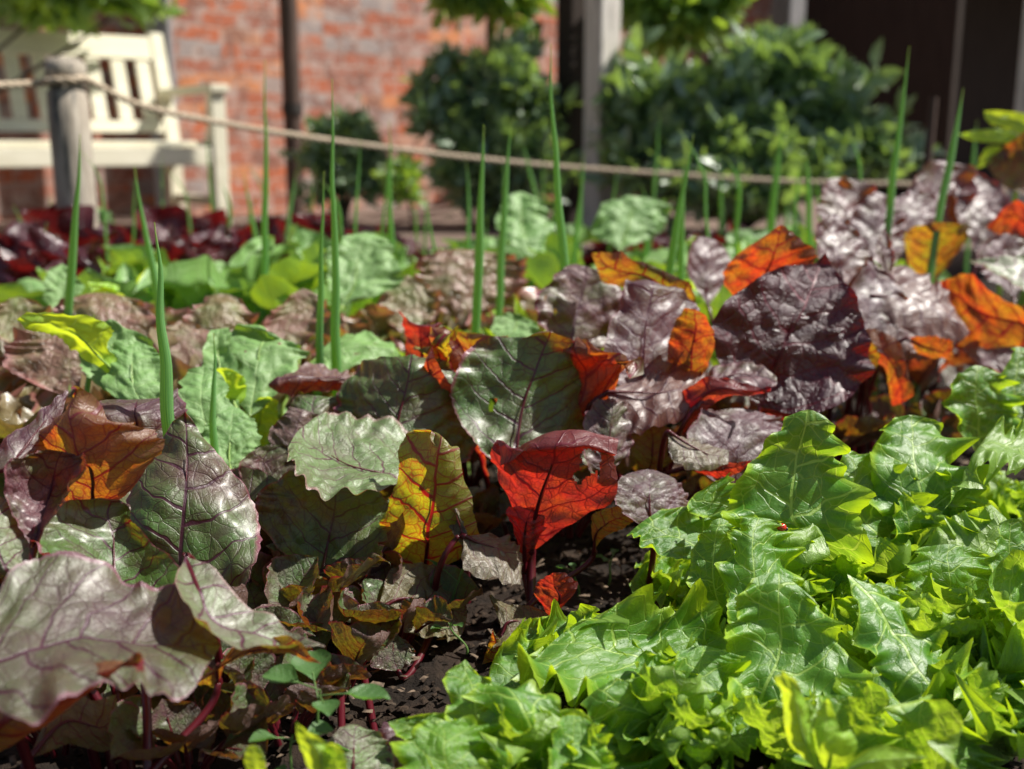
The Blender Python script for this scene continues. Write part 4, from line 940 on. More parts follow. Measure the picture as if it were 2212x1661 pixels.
def rosette(name, label, cat, loc, kind, style, mat, stalkmat, nleaf, L, W, els, seed, color, group, nt=36, ns=25, cup=.5, prad=.002, jitter=.15, amp=1.0, wmul=1.0, tilt=0.0):
    """els: (inner el0, inner el1, outer el0, outer el1)"""
    r = np.random.default_rng(seed)
    root = empty(name, loc, label, cat, group)
    for i in range(nleaf):
        a = (i + .5) / nleaf                       # 0 inner .. 1 outer
        az = i * 2.39996 + r.uniform(-.3, .3) + tilt
        sc = (.55 + .45 * a) * r.uniform(.85, 1.12)
        e0 = els[0] + (els[2] - els[0]) * a + r.normal() * jitter * .5; e1 = els[1] + (els[3] - els[1]) * a + r.normal() * jitter * 2
        cg, pet = rosette_cage(kind, az, L * sc, W * sc, e0, e1, cup * r.uniform(.5, 1.4), r, base=np.array(loc) + [math.cos(az) * .01, math.sin(az) * .01, .004], roll=r.normal() * .25)
        v, f, uv, mid, nrm = leaf_grid(cg, style, seed * 31 + i, nt, ns, 0.0, amp)
        cc = tuple(np.clip(np.array(color) + r.normal(size=3) * .18, 0, 1))
        lf = mesh_obj("leaf", v, f, mat, root, uv, color=cc)
        if len(pet) > 2 or kind in ('beet', 'radish', 'lime'):
            k = int(len(mid) * .55)
            pth = np.vstack([pet[:-1], mid[:k] - nrm[:k] * prad * .4]) if len(pet) > 1 else mid[:k] - nrm[:k] * prad * .4
            pv, pf, pu = tube(pth, np.linspace(prad * 1.3, prad * .3, len(pth)), 6)
            mesh_obj("stalk", pv, pf, stalkmat, lf, pu)
    return root
def copy_plant(src, loc, rz, sc, label=None, group=None):
    c = src.copy(); COL.objects.link(c); c.location = loc; c.rotation_euler = (0, 0, rz); c.scale = (sc, sc, sc)
    if label: c["label"] = label
    for ch in list(src.children):
        d = ch.copy(); COL.objects.link(d); d.parent = c
        for g in list(ch.children):
            h = g.copy(); COL.objects.link(h); h.parent = d
    return c
def G(px, D, z=0.0):
    p = P(px, 500, near(D)); return (float(p[0]), float(p[1]), z)
def H(px, py, z):
    """ground position of a point at height z seen at pixel"""
    v = P(px, py, 1.0) - np.array([0, 0, CAMZ]); k = (z - CAMZ) / v[2]
    return (float(v[0] * k), float(v[1] * k), 0.0)

# filler beetroot plants low among the described ones
fb = [(60, .95, .8), (260, 1.0, .8), (480, 1.05, .75), (620, 1.2, .8), (1010, 1.42, .6), (1330, 1.45, .85), (1560, 1.55, .85), (1760, 1.7, .9), (1650, 1.45, .8), (1980, 1.8, 1.0), (2120, 2.0, 1.0), (2240, 1.85, 1.0), (2000, 1.45, .75), (2180, 1.6, .8),
      (1800, 1.45, .7), (1480, 1.30, .65), (1240, 1.22, .6), (780, 1.22, .6), (20, .74, .5), (380, .80, .45), (540, .90, .58), (700, .98, .58), (330, .70, .4), (1000, 1.16, .5), (560, .76, .42), (830, .92, .45), (690, .84, .44)]
fl = ["low dark beetroot plant at the left edge behind the brown glowing leaf", "low dark beetroot plant behind the folded purple leaf", "low beetroot plant right of the tall pointed leaf", "low beetroot plant behind the silver rolled leaf", "low beetroot plant behind the big round leaf", "low beetroot plant behind the crinkled mauve leaves", "low beetroot plant left of the orange pointed leaf",
      "low beetroot plant behind the large dark purple leaf", "dark beetroot plant under the large purple leaf", "beetroot plant among the crumpled silver leaves at the right", "farther beetroot plant at the right near the shelter", "farthest right beetroot plant at the frame edge", "shaded beetroot plant above the right lettuce", "shaded beetroot plant at the right edge above the lettuce",
      "shaded low beetroot plant right of the large purple leaf", "shaded low beetroot plant under the mauve leaves", "shaded low beetroot plant right of the round leaf", "shaded low beetroot plant left of the round leaf", "shaded beetroot plant in the left corner under the brown leaf", "small shaded beetroot plant under the pointed leaf", "shaded beetroot plant behind the oval leaved weed", "shaded beetroot plant below the dark green leaf", "small dark beetroot plant under the wide mauve leaf", "shaded beetroot plant behind the red glowing leaf", "small dark beetroot plant left of the oval leaved weed", "small shaded beetroot plant left of the red stalk", "small dark beetroot plant right of the oval leaved weed"]
for i, ((px, D, h), lb) in enumerate(zip(fb, fl)):
    rosette("beetroot_plant", lb, "beetroot plant", G(px, D), 'beet', 'beet', M['silver_beet'] if px > 1300 and D > 1.5 else M['beet'], M['petiole'], 9, .21 * h, .095 * (1 if h > .55 else .8), (1.35, 1.0, 1.05, -.1), 300 + i, (.22, .25, .5), "beetroot plants in the bed", nt=30, ns=21)

# ------------------------------------------------------------------ green frilly lettuces, front right
LH = [ # crown px, D, label
 (1130, .62, "green lettuce at the bottom centre, nearest the camera, with a star shaped leaf"),
 (1500, .70, "large glossy green lettuce in the middle of the front row"),
 (1950, .66, "green lettuce at the bottom right with a long shiny blistered leaf"),
 (1720, .92, "green lettuce with the tall dark green leaf and a ladybird on it"),
 (2060, 1.0, "green lettuce with spiky curled leaf tips near the right edge"),
 (2170, .82, "bright lime lettuce at the right edge lit from behind"),
 (2200, 1.22, "small green lettuce farther back at the right edge under the beetroot leaves"),
]
lp = []
for i, (px, D, lb) in enumerate(LH):
    loc = G(px, D); root = empty("lettuce", loc, lb, "lettuce", "green lettuces in the front bed"); lp.append(root)
# (lettuce, D0, lime, light, roll, rows)
LL = [
 (3, .93, .1, .0, .0, [(1850, 1240, 1), (1590, 1140, .5, 1730, 1150, -.5, 1870, 1185, -2), (1565, 1085, 1, 1712, 1080, -.5, 1845, 1110, -1), (1610, 1010, 1, 1722, 1000, 0, 1822, 1015, 0), (1655, 960, 1, 1735, 940, 0, 1800, 950, 0), (1705, 905, 1, 1745, 885, 0, 1780, 900, 0)]),
 (3, .84, .5, .3, .0, [(1625, 1420, 1), (1565, 1310, 1, 1635, 1310, 0, 1735, 1320, 1), (1572, 1215, 1, 1630, 1215, -1, 1725, 1215, 1), (1590, 1150, 0, 1630, 1150, -1, 1705, 1155, 1), (1600, 1118, 0, 1640, 1120, 0, 1690, 1125, 0)]),
 (3, .86, .7, .2, .1, [(1560, 1330, 1), (1490, 1250, 1, 1540, 1250, 0, 1580, 1240, 0), (1505, 1170, 1, 1545, 1170, 0, 1580, 1165, 0), (1535, 1125, 0, 1555, 1120, 0, 1575, 1128, 0)]),
 (3, .95, .6, .0, .0, [(1640, 1230, 1), (1480, 1220, 0, 1520, 1180, 0, 1600, 1130, 1), (1385, 1200, 0, 1430, 1150, 0, 1500, 1100, 1), (1350, 1160, 0, 1385, 1130, 0, 1430, 1098, 0)]),
 (3, .97, .5, .1, .0, [(1660, 1200, 1), (1560, 1130, 0, 1585, 1100, 0, 1620, 1070, 0), (1480, 1100, 0, 1520, 1080, 0, 1580, 1040, 0), (1545, 1040, 0, 1560, 1035, 0, 1580, 1020, 0)]),
 (4, 1.02, .3, .4, .0, [(2010, 1200, 1), (1880, 1090, 0, 1990, 1080, -1, 2110, 1100, 0), (1880, 1000, 0, 1975, 1000, -1.5, 2080, 1010, 0), (1895, 940, 0, 1970, 930, 0, 2055, 940, 0), (1935, 900, 0, 1975, 895, 0, 2020, 905, 0)]),
 (4, 1.0, .2, .2, .0, [(1990, 1200, 1), (1800, 1200, -2, 1890, 1150, 0, 1960, 1100, 1), (1790, 1090, -1, 1850, 1070, 0, 1920, 1030, 1), (1810, 1010, 0, 1850, 1000, 0, 1890, 990, 1), (1830, 960, 0)]),
 (4, 1.0, .2, .1, .15, [(2040, 1100, 0), (2110, 1010, -2, 2125, 970, 0, 2140, 930, 1), (2180, 1010, -2, 2190, 965, 0, 2200, 915, 1), (2270, 1000, 0, 2270, 960, 0, 2270, 920, 0)]),
 (4, .97, .8, .2, .0, [(2010, 1240, 1), (1930, 1200, 0, 1970, 1190, 0, 2030, 1200, 0), (1930, 1120, 0, 1965, 1120, 0, 2010, 1120, 0), (1950, 1060, 0)]),
 (4, .93, .2, .3, .0, [(1940, 1290, 1), (2080, 1290, -2, 2060, 1220, 0, 2010, 1150, 1), (2170, 1220, -1, 2130, 1170, 0, 2080, 1110, 1), (2200, 1150, 0, 2170, 1120, 0, 2140, 1090, 0)]),
 (5, .86, .9, .3, .0, [(2060, 1400, 1), (1960, 1300, 0, 2050, 1290, 0, 2160, 1310, 0), (1955, 1230, 0, 2050, 1220, -1, 2160, 1235, 0), (1975, 1185, 0, 2050, 1175, 0, 2130, 1190, 0)]),
 (5, .82, .6, .2, .0, [(2060, 1440, 1), (2110, 1500, -2, 2140, 1420, 0, 2160, 1330, 1), (2190, 1480, -2, 2215, 1400, 0, 2230, 1320, 1), (2270, 1420, 0, 2280, 1380, 0, 2280, 1340, 0)]),
 (5, .84, .3, .4, .0, [(2150, 1320, 1), (2130, 1260, 0, 2180, 1260, 0, 2240, 1270, 0), (2130, 1190, 0, 2180, 1180, 0, 2240, 1190, 0), (2160, 1130, 0, 2190, 1120, 0, 2230, 1130, 0)]),
 (1, .78, .3, .5, .0, [(1600, 1560, 2), (1330, 1530, -2.5, 1440, 1430, .5, 1540, 1335, 2), (1210, 1500, -2, 1310, 1410, 1, 1420, 1330, 2), (1140, 1480, -1, 1230, 1400, 1, 1320, 1315, 2), (1105, 1470, 0, 1190, 1390, 1, 1260, 1330, 1)]),
 (1, .75, .35, .4, .0, [(1590, 1620, 2), (1570, 1500, 1, 1660, 1470, 0, 1770, 1580, -2), (1570, 1390, 1.5, 1690, 1390, .5, 1865, 1470, -1), (1580, 1310, 1, 1680, 1300, .5, 1800, 1350, 0), (1620, 1250, 1, 1680, 1240, 1, 1760, 1290, 0)]),
 (1, .72, .8, .4, .1, [(1540, 1650, 1), (1450, 1560, 0, 1520, 1530, 0, 1600, 1560, 0), (1440, 1470, 0, 1510, 1450, 0, 1600, 1470, 0), (1460, 1410, 0, 1520, 1395, 0, 1600, 1420, 0)]),
 (1, .70, .7, .5, .1, [(1500, 1661, 1), (1380, 1590, 0, 1430, 1560, -1, 1480, 1530, 1), (1290, 1560, 0, 1340, 1520, -1, 1400, 1470, 1), (1250, 1520, 0, 1290, 1490, 0, 1330, 1460, 0)]),
 (1, .66, .4, .6, .0, [(1560, 1760, 1), (1130, 1720, -2, 1290, 1700, 0, 1440, 1680, 0), (1130, 1640, -1, 1270, 1610, 0, 1420, 1600, 1), (1200, 1580, 1, 1290, 1560, 1, 1400, 1560, 1)]),
 (2, .76, .2, .3, -.1, [(1830, 1240, 2), (1980, 1320, 1, 1930, 1350, 0, 1870, 1370, -1), (2060, 1420, 0, 1990, 1450, -1.5, 1900, 1480, -1), (2150, 1530, 0, 2060, 1560, -1.5, 1960, 1590, -1), (2190, 1640, 0, 2110, 1670, -1, 2010, 1690, 0)]),
 (2, .70, .8, .3, .0, [(1870, 1720, 1), (1800, 1640, 0, 1880, 1600, -.5, 1990, 1640, 0), (1830, 1560, 0, 1890, 1530, -.5, 1970, 1570, 0), (1870, 1470, 0, 1890, 1440, 0, 1920, 1450, 0)]),
 (2, .66, .5, .5, .0, [(1960, 1760, 1), (1900, 1700, 0, 2020, 1660, -1, 2160, 1700, 0), (1930, 1630, 0, 2040, 1600, -1, 2140, 1640, 0), (2000, 1570, 0, 2060, 1560, 0, 2110, 1590, 0)]),
 (2, .80, .9, .2, .1, [(1900, 1440, 1), (1860, 1380, 0, 1900, 1370, 0, 1950, 1400, 0), (1870, 1310, 0, 1900, 1300, 0, 1950, 1320, 0), (1880, 1265, 0, 1905, 1260, 0, 1940, 1275, 0)]),
 (2, .78, .1, .2, .0, [(2010, 1661, 2), (2150, 1661, 0, 2170, 1580, 0, 2160, 1480, 0), (2240, 1600, 0, 2240, 1530, 0, 2220, 1450, 0), (2290, 1540, 0)]),
 (0, .66, .7, .4, .0, [(1060, 1661, 1), (975, 1570, 0, 1030, 1560, -.5, 1100, 1570, 0), (965, 1500, 0, 1020, 1490, -.5, 1080, 1500, 0), (960, 1460, 0, 1005, 1450, 0, 1045, 1470, 0), (1005, 1425, 0)]),
 (0, .65, .3, .5, .05, [(1100, 1730, 1), (1100, 1661, -1, 1170, 1640, -1.5, 1250, 1640, 0), (1060, 1560, 0, 1140, 1560, -1.5, 1215, 1590, 0), (1040, 1500, 1, 1100, 1490, -.5, 1180, 1530, 0), (1060, 1475, 1)]),
 (0, .60, .6, .7, .0, [(970, 1800, 1), (880, 1700, 0, 970, 1680, -.5, 1070, 1690, 0), (860, 1640, 0, 960, 1620, -1, 1080, 1620, 0), (900, 1580, 0, 960, 1570, -.5, 1070, 1560, 0), (930, 1545, 0)]),
 (0, .64, .7, .3, .1, [(1010, 1680, 1), (930, 1640, 0, 950, 1600, 0, 990, 1560, 0), (860, 1590, 0, 890, 1570, 0, 930, 1540, 0), (838, 1560, 0)]),
 (0, .60, .5, .4, .1, [(1240, 1760, 1), (1180, 1680, 0, 1240, 1660, 0, 1320, 1670, 0), (1190, 1600, 0, 1240, 1590, 0, 1310, 1600, 0), (1210, 1550, 0, 1240, 1545, 0, 1280, 1560, 0)]),
 (6, 1.22, .3, .1, .1, [(2120, 1000, 1), (2040, 900, 0, 2110, 890, 0, 2190, 900, 0), (2045, 840, 0, 2110, 830, -1, 2180, 840, 0), (2080, 800, 0, 2110, 790, 0, 2150, 800, 0)]),
 (6, 1.26, .5, .1, .1, [(2200, 960, 1), (2150, 860, 0, 2195, 850, 0, 2240, 860, 0), (2160, 800, 0, 2195, 790, 0, 2240, 800, 0), (2180, 755, 0, 2200, 750, 0, 2230, 760, 0)]),
]
for i, (pk, D0, lime, light, roll, rows) in enumerate(LL):
    cg = cage_from(rows, D0, [.2, .7, .45, .9][i % 4], .2)
    add_leaf(lp[pk], cg, M['lettuce'], 'lettuce', i * 5 + 1, (lime * .7, light, .5), nt=120, ns=81, roll=roll, amp=.85)
# inner and lower leaves of the same lettuces
for i, ((px, D, lb), root) in enumerate(zip(LH, lp)):
    r = np.random.default_rng(900 + i); nl = 16
    for j in range(nl):
        a = (j + .5) / nl; az = j * 2.39996 + r.uniform(-.3, .3)
        sc = (.5 + .5 * a) * r.uniform(.85, 1.1) * [.36, .46, .42, .74, .78, .66, .6][i]
        e0 = 1.45 - .9 * a; e1 = .9 - 1.0 * a + r.normal() * .25
        cg, _ = rosette_cage('lettuce', az, .165 * sc, .145 * sc, e0, e1, .5 * r.uniform(.5, 1.4), r, base=np.array(root.location) + [0, 0, .01], roll=r.normal() * .3)
        v, f, uv, mid, nrm = leaf_grid(cg, 'lettuce', 4000 + i * 50 + j, 64, 45, 0.0, 1.15)
        mesh_obj("leaf", v, f, M['lettuce'], root, uv, color=tuple(np.clip([.4 + r.normal() * .25, .3 + r.normal() * .2, .5], 0, 1)))
# upright frilled heart leaves of each lettuce
for i, root in enumerate(lp):
    r = np.random.default_rng(5000 + i)
    for j in range(6 if i < 6 else 4):
        az = r.uniform(0, 6.28); rad = r.uniform(.0, .07)
        L_ = r.uniform(.07, .125) * [.62, .75, .7, 1, 1, .9, .7][i]; zb = .0 + (.02 if i in (3, 4, 5) else .0)
        b_ = np.array(root.location) + [math.cos(az) * rad, math.sin(az) * rad * .8, .01 + zb]
        cg, _ = rosette_cage('lettuce', r.uniform(0, 6.28), L_, L_ * r.uniform(.75, 1.1), r.uniform(1.2, 1.6), r.uniform(.5, 1.2), r.uniform(.3, .9), r, base=b_, roll=r.normal() * .3)
        v, f, uv, mid, nrm = leaf_grid(cg, 'frill' if j % 2 else 'lettuce', 5100 + i * 20 + j, 80, 57, 0.0, 1.0)
        mesh_obj("leaf", v, f, M['lettuce'], root, uv, color=tuple(np.clip([.4 + r.normal() * .25, .4 + r.normal() * .25, .5], 0, 1)))
fill = [(1300, .84, .62), (1560, .88, .7), (1860, .86, .75), (1780, .76, .6), (2300, .74, .8), (1330, .60, .38), (1700, .58, .36), (2240, 1.02, .85), (1900, 1.1, .6), (2080, 1.12, .75), (1560, 1.0, .6)]
fll = ["green lettuce between the front rows left of the centre", "green lettuce below the tall dark lettuce leaf", "green lettuce in the shade between the two large lettuces", "green lettuce right of the star shaped leaf tips", "green lettuce cut by the right edge of the picture", "low green lettuce at the bottom edge near the star shaped leaf", "low green lettuce at the bottom edge beside the pale seedling", "green lettuce at the right edge behind the lime one", "small dark green lettuce beneath the purple beetroot leaf", "small frilly lettuce behind the spiky one", "small lettuce beside the pinkish beetroot leaf"]
for i, ((px, D, s), lb) in enumerate(zip(fill, fll)):
    rosette("lettuce", lb, "lettuce", G(px, D), 'lettuce', 'lettuce', M['lettuce'], M['lstalk'], 13, .13 * s, .13 * s, (1.45, .9, .6, -.2), 700 + i, (.45, .3, .5), "green lettuces in the front bed", nt=56, ns=37, amp=1.1)

# ------------------------------------------------------------------ pale seedling (broad soft leaves) at the bottom right, one at the bottom left
def seedling(px, D, label, leaves, zc=.0):
    g = G(px, D); root = empty("seedling", g, label, "seedling", "young seedlings")
    for i, (D0, a, b, rows) in enumerate(leaves):
        cg = cage_from(rows, D0, -.35)
        add_leaf(root, cg, M['lime'], 'smooth', 50 + i, (a, b, .5), nt=40, ns=21, petiole=M['lstalk'], crown=np.array([g[0], g[1], .01]), prad=.0016, rib=.5)
seedling(1770, .56, "pale yellow green seedling with smooth upright leaves at the bottom right",
 [(.56, .8, .3, [(1765, 1665, 0), (1700, 1600, 0, 1735, 1590, -.5, 1762, 1600, 0), (1685, 1510, 0, 1718, 1510, -.5, 1752, 1530, 0), (1675, 1470, 0, 1695, 1462, 0, 1722, 1475, 0), (1690, 1443, 0)]),
  (.57, .1, .9, [(1790, 1665, 0), (1758, 1600, 0, 1782, 1595, -.5, 1812, 1600, 0), (1762, 1550, 0, 1786, 1548, 0, 1808, 1555, 0), (1788, 1508, 0)]),
  (.55, .9, .3, [(1790, 1672, 0), (1770, 1640, 0, 1800, 1630, -.5, 1835, 1650, 0), (1785, 1600, 0, 1815, 1598, -.5, 1850, 1610, 0), (1838, 1578, 0)]),
  (.55, .6, .6, [(1800, 1675, 0), (1870, 1690, -.5, 1870, 1645, 0, 1880, 1615, .5), (1930, 1672, -.5, 1935, 1640, 0, 1940, 1615, .5), (2005, 1636, 0)])])
seedling(690, .52, "bright lime leaf tips poking up at the bottom edge left of the lettuces",
 [(.52, .8, .4, [(700, 1700, 0), (650, 1640, 0, 690, 1630, -.5, 750, 1650, 0), (642, 1600, 0, 668, 1595, 0, 700, 1605, 0), (640, 1558, 0)]),
  (.52, .7, .4, [(740, 1700, 0), (700, 1650, 0, 725, 1640, 0, 750, 1650, 0), (700, 1615, 0, 715, 1605, 0, 735, 1615, 0)]),
  (.52, .7, .4, [(560, 1700, 0), (530, 1650, 0, 550, 1645, 0, 575, 1655, 0), (532, 1615, 0, 548, 1608, 0, 565, 1618, 0)])])

# ------------------------------------------------------------------ radish-like mint green leaves
RL = [
 (1.18, .0, .4, [(300, 880, 0), (190, 820, 1, 245, 820, 0, 300, 830, 0), (180, 760, 1, 240, 765, 0, 320, 770, 0), (200, 710, 1, 250, 710, 0, 330, 740, 0), (240, 690, 0)], 0),
 (1.14, .9, .3, [(305, 850, 0), (240, 760, 0, 215, 770, 0, 200, 790, 0), (240, 710, 0, 170, 725, 0, 135, 745, 0), (140, 672, 0, 100, 690, 0, 80, 712, 0), (60, 672, 0, 45, 682, 0, 35, 690, 0)], 0),
 (1.15, .1, .5, [(330, 900, 0), (240, 840, 0, 290, 840, -1, 340, 850, 0), (235, 770, 0, 285, 775, -1, 345, 790, 0), (250, 735, 0, 290, 735, 0, 330, 750, 0)], 1),
 (1.12, .2, .4, [(470, 1010, 0), (390, 900, 0, 440, 900, -.5, 500, 900, 0), (385, 840, 0, 435, 840, -.5, 490, 845, 0), (410, 795, 0, 440, 790, 0, 470, 800, 0)], 1),
 (1.10, .1, .2, [(500, 1040, 0), (440, 980, 0, 495, 980, -.5, 560, 985, 0), (450, 930, 0, 500, 925, -.5, 560, 930, 0), (480, 885, 0, 505, 880, 0, 530, 890, 0)], 1),
 (1.20, .9, .4, [(490, 930, 0), (520, 870, 0, 480, 870, 0, 450, 865, 0), (530, 820, 0, 490, 820, 0, 455, 820, 0), (500, 800, 0, 480, 795, 0, 460, 800, 0)], 2),
 (1.24, .1, .6, [(540, 900, 0), (490, 830, 1, 555, 810, -.5, 640, 830, 0), (460, 770, 1, 560, 755, -1, 650, 770, 0), (500, 725, 1, 570, 720, 0, 640, 745, 0), (510, 700, 0)], 2),
 (1.22, .1, .6, [(520, 900, 0), (440, 820, 0, 480, 810, 0, 510, 800, 0), (440, 760, 0, 470, 750, 0, 500, 740, 0), (455, 715, 0, 475, 712, 0, 495, 710, 0)], 2),
 (1.34, .1, .7, [(620, 860, 0), (660, 820, -1, 680, 780, 0, 700, 730, 1), (760, 800, -1, 770, 760, 0, 780, 715, 1), (840, 790, 0, 845, 760, 0, 840, 730, 0), (868, 768, 0)], 3),
 (1.22, .7, .3, [(560, 970, 0), (520, 930, 0, 560, 930, 0, 600, 930, 0), (530, 890, 0, 565, 885, 0, 600, 890, 0), (560, 860, 0, 580, 858, 0, 600, 865, 0)], 3),
 (1.60, .1, .6, [(120, 690, 0), (100, 640, 0, 135, 640, 0, 175, 640, 0), (100, 600, 0, 135, 598, 0, 170, 605, 0), (135, 570, 0)], 4),
 (1.55, .9, .3, [(250, 700, 0), (200, 650, 0, 240, 650, 0, 280, 655, 0), (195, 625, 0, 235, 620, 0, 275, 630, 0), (190, 610, 0)], 4),
 (1.50, .1, .6, [(1080, 740, 0), (1065, 720, 0, 1110, 715, 0, 1160, 725, 0), (1075, 690, 0, 1115, 685, 0, 1155, 695, 0), (1100, 675, 0)], 5),
 (1.70, .0, .7, [(740, 660, 0), (700, 620, 0, 765, 615, -1, 850, 620, 0), (715, 560, 0, 775, 550, -1, 850, 560, 0), (760, 510, 0, 795, 505, 0, 825, 515, 0)], 6),
 (2.3, .1, .6, [(1150, 560, 0), (1080, 500, 0, 1130, 490, -1, 1190, 500, 0), (1080, 450, 0, 1125, 440, -1, 1180, 455, 0), (1105, 420, 0, 1125, 415, 0, 1150, 425, 0)], 7),
 (2.4, .1, .6, [(1340, 540, 0), (1290, 500, 0, 1360, 480, -1, 1430, 500, 0), (1300, 450, 0, 1370, 440, -1, 1440, 455, 0), (1350, 425, 0, 1380, 425, 0, 1410, 432, 0)], 8),
 (2.9, .5, .2, [(215, 540, 0), (185, 520, 0, 215, 520, 0, 245, 520, 0), (180, 480, 0, 213, 480, 0, 248, 485, 0), (195, 452, 0, 215, 450, 0, 238, 458, 0)], 9),
]
rlab = {0: ("radish plant with an arching yellow green leaf at the left", 290, 1.16), 1: ("radish plant behind the thick onion leaf at the left", 470, 1.15), 2: ("radish plant with a broad mint green leaf left of the tall onion leaves", 540, 1.28),
        3: ("radish plant with a flat holed mint leaf behind the tall onion leaves", 660, 1.35), 4: ("radish plant with a squarish leaf at the far left", 150, 1.6), 5: ("small mint green plant left of the purple and green beetroot leaf", 1110, 1.5),
        6: ("radish plant with a ruffled grey green leaf in the middle distance", 760, 1.75), 7: ("distant radish plant with a tall pale leaf before the middle shrub", 1140, 2.35), 8: ("distant radish plant with a broad pale leaf before the white post", 1370, 2.45), 9: ("rounded lime leaf standing above the maroon lettuces at the left", 215, 2.95)}
rr = {k: empty("radish_plant", G(x, D), lb, "radish plant", "radish plants in the bed") for k, (lb, x, D) in rlab.items()}
for i, (D0, a, b, rows, k) in enumerate(RL):
    rt = rr[k]; g = rt.location
    add_leaf(rt, cage_from(rows, D0, -.5 if a > .6 else .75, .2), M['lime' if a > .6 else 'radish'], 'radish', 500 + i, (a, b, .5), nt=72, ns=45, petiole=M['lstalk'], crown=np.array([g[0], g[1], .005]), prad=.0022,
             holes=((-.3, .5, .02), (.4, .62, .022)) if i in (6, 8) else ())

# ------------------------------------------------------------------ middle distance: red-tinged lettuces, radish rosettes, maroon lettuces
def rows_of(fn):
    for a in fn: pass
mid_red = [(190, 1.45, 1.25, "red tinged lettuce with a broad brownish pink leaf at the left"), (60, 1.32, 1.1, "red tinged lettuce at the left edge with glossy pink leaves"), (500, 1.50, 1.2, "red tinged lettuce behind the mint green leaves left of the tall onions"), (380, 1.40, 1.0, "red tinged lettuce between the onions at the left"),
           (660, 1.62, 1.1, "red tinged lettuce behind the pair of tall onion leaves"), (900, 1.75, 1.1, "pale pink lettuce in the middle left of the purple beetroot leaf"), (1030, 1.85, 1.2, "frilly pink and green lettuce in the middle distance"), (-60, 1.55, 1.1, "red tinged lettuce cut by the left edge"),
           (1200, 2.3, 1.0, "distant pinkish lettuce behind the mauve beetroot leaf"), (1420, 2.2, 1.1, "distant pink lettuce before the pale post"), (820, 1.5, .9, "brownish lettuce left of the orange beetroot leaf")]
for i, (px, D, s, lb) in enumerate(mid_red):
    rosette("lettuce", lb, "lettuce", G(px, D), 'lettuce', 'frill', M['red_lettuce'], M['lstalk'], 24, .235 * s, .155 * s, (1.5, 1.1, .75, -.15), 1200 + i, (.4, .1 + .35 * (i % 2), .5), "red tinged lettuces in the middle of the bed", nt=48, ns=35, amp=.95)
HR = [('red tinged lettuce with one broad scalloped brown leaf at the left', 1.50, 235, [
   (1.42, .3, .8, [(230, 820, 0), (140, 745, 0, 240, 740, -1, 340, 750, 0), (118, 685, 0, 232, 675, -1, 345, 700, 0), (150, 642, 0, 225, 632, 0, 300, 650, 0)]),
   (1.30, .2, .9, [(150, 860, 0), (20, 800, 0, 150, 790, -1, 280, 780, 0), (25, 750, 0, 150, 742, -1, 270, 750, 0), (70, 722, 0, 150, 715, 0, 220, 724, 0)]),
   (1.46, .5, .4, [(60, 760, 0), (-30, 720, 0, 40, 710, 0, 110, 715, 0), (-20, 670, 0, 40, 662, 0, 110, 670, 0), (40, 640, 0)])]),
 ('red tinged lettuce with folded olive and brown leaves behind the mint ones', 1.5, 470, [
   (1.45, .5, .5, [(480, 790, 0), (405, 730, 0, 470, 725, -1, 545, 735, 0), (415, 675, 0, 480, 665, -1, 550, 685, 0), (445, 640, 0, 480, 632, 0, 520, 645, 0)]),
   (1.40, .3, .9, [(430, 810, 0), (350, 770, 0, 410, 760, 0, 470, 770, 0), (345, 725, 0, 400, 715, 0, 460, 720, 0), (390, 690, 0)]),
   (1.50, .4, .8, [(640, 760, 0), (570, 730, 0, 620, 710, 0, 690, 720, 0), (590, 680, 0, 645, 665, 0, 710, 680, 0), (640, 630, 0, 660, 625, 0, 690, 640, 0)])]),
 ('frilly pale pink lettuce above the orange beetroot leaves in the middle', 1.85, 1010, [
   (1.80, .2, .9, [(1010, 700, 0), (900, 640, 0, 1000, 630, -1, 1110, 640, 0), (900, 580, 0, 1000, 570, -1, 1130, 585, 0), (940, 545, 0, 1000, 540, 0, 1080, 550, 0)]),
   (1.70, .5, .5, [(900, 730, 0), (820, 690, 0, 880, 680, 0, 950, 690, 0), (830, 630, 0, 880, 620, 0, 950, 635, 0), (880, 595, 0)])])]
for i, (lb, D, px, lv) in enumerate(HR):
    rt = empty("lettuce", G(px, D), lb, "lettuce", "red tinged lettuces in the middle of the bed")
    for j, (D0, a, b, rows) in enumerate(lv):
        add_leaf(rt, cage_from(rows, D0, .6, .2), M['red_lettuce'], 'frill' if i == 2 else 'lettuce', 640 + i * 9 + j, (a, b, .5), nt=80, ns=57, amp=.75,
                 petiole=M['lstalk'], crown=np.array([rt.location[0], rt.location[1], .01]), prad=.003, rib=.2)
maroon = [(40, 2.3, 1.15, "maroon lettuce at the left edge"), (130, 2.55, 1.0, "maroon lettuce beneath the round wooden post"), (290, 2.75, 1.1, "maroon lettuce right of the rounded lime leaf"), (420, 2.7, .95, "maroon lettuce in front of the bench leg"), (520, 2.8, 1.1, "dark maroon lettuce right of the bench"), (640, 2.7, 1.0, "maroon lettuce before the dark gap between the brick piers"),
          (740, 2.75, .9, "maroon lettuce left of the far mint leaves"), (-70, 2.1, 1.1, "maroon lettuce cut by the left edge"), (1450, 3.1, .9, "far maroon lettuce right of the pale post"), (1230, 3.1, .8, "far maroon lettuce at the foot of the pale post")]
for i, (px, D, s, lb) in enumerate(maroon):
    rosette("lettuce", lb, "lettuce", G(px, D), 'lettuce', 'lettuce', M['maroon_lettuce'], M['lstalk'], 17, .35 * s, .22 * s, (1.5, 1.1, .6, .2), 1400 + i, (.2, .35, .5), "maroon lettuces at the back of the bed", nt=34, ns=25, amp=1.1)
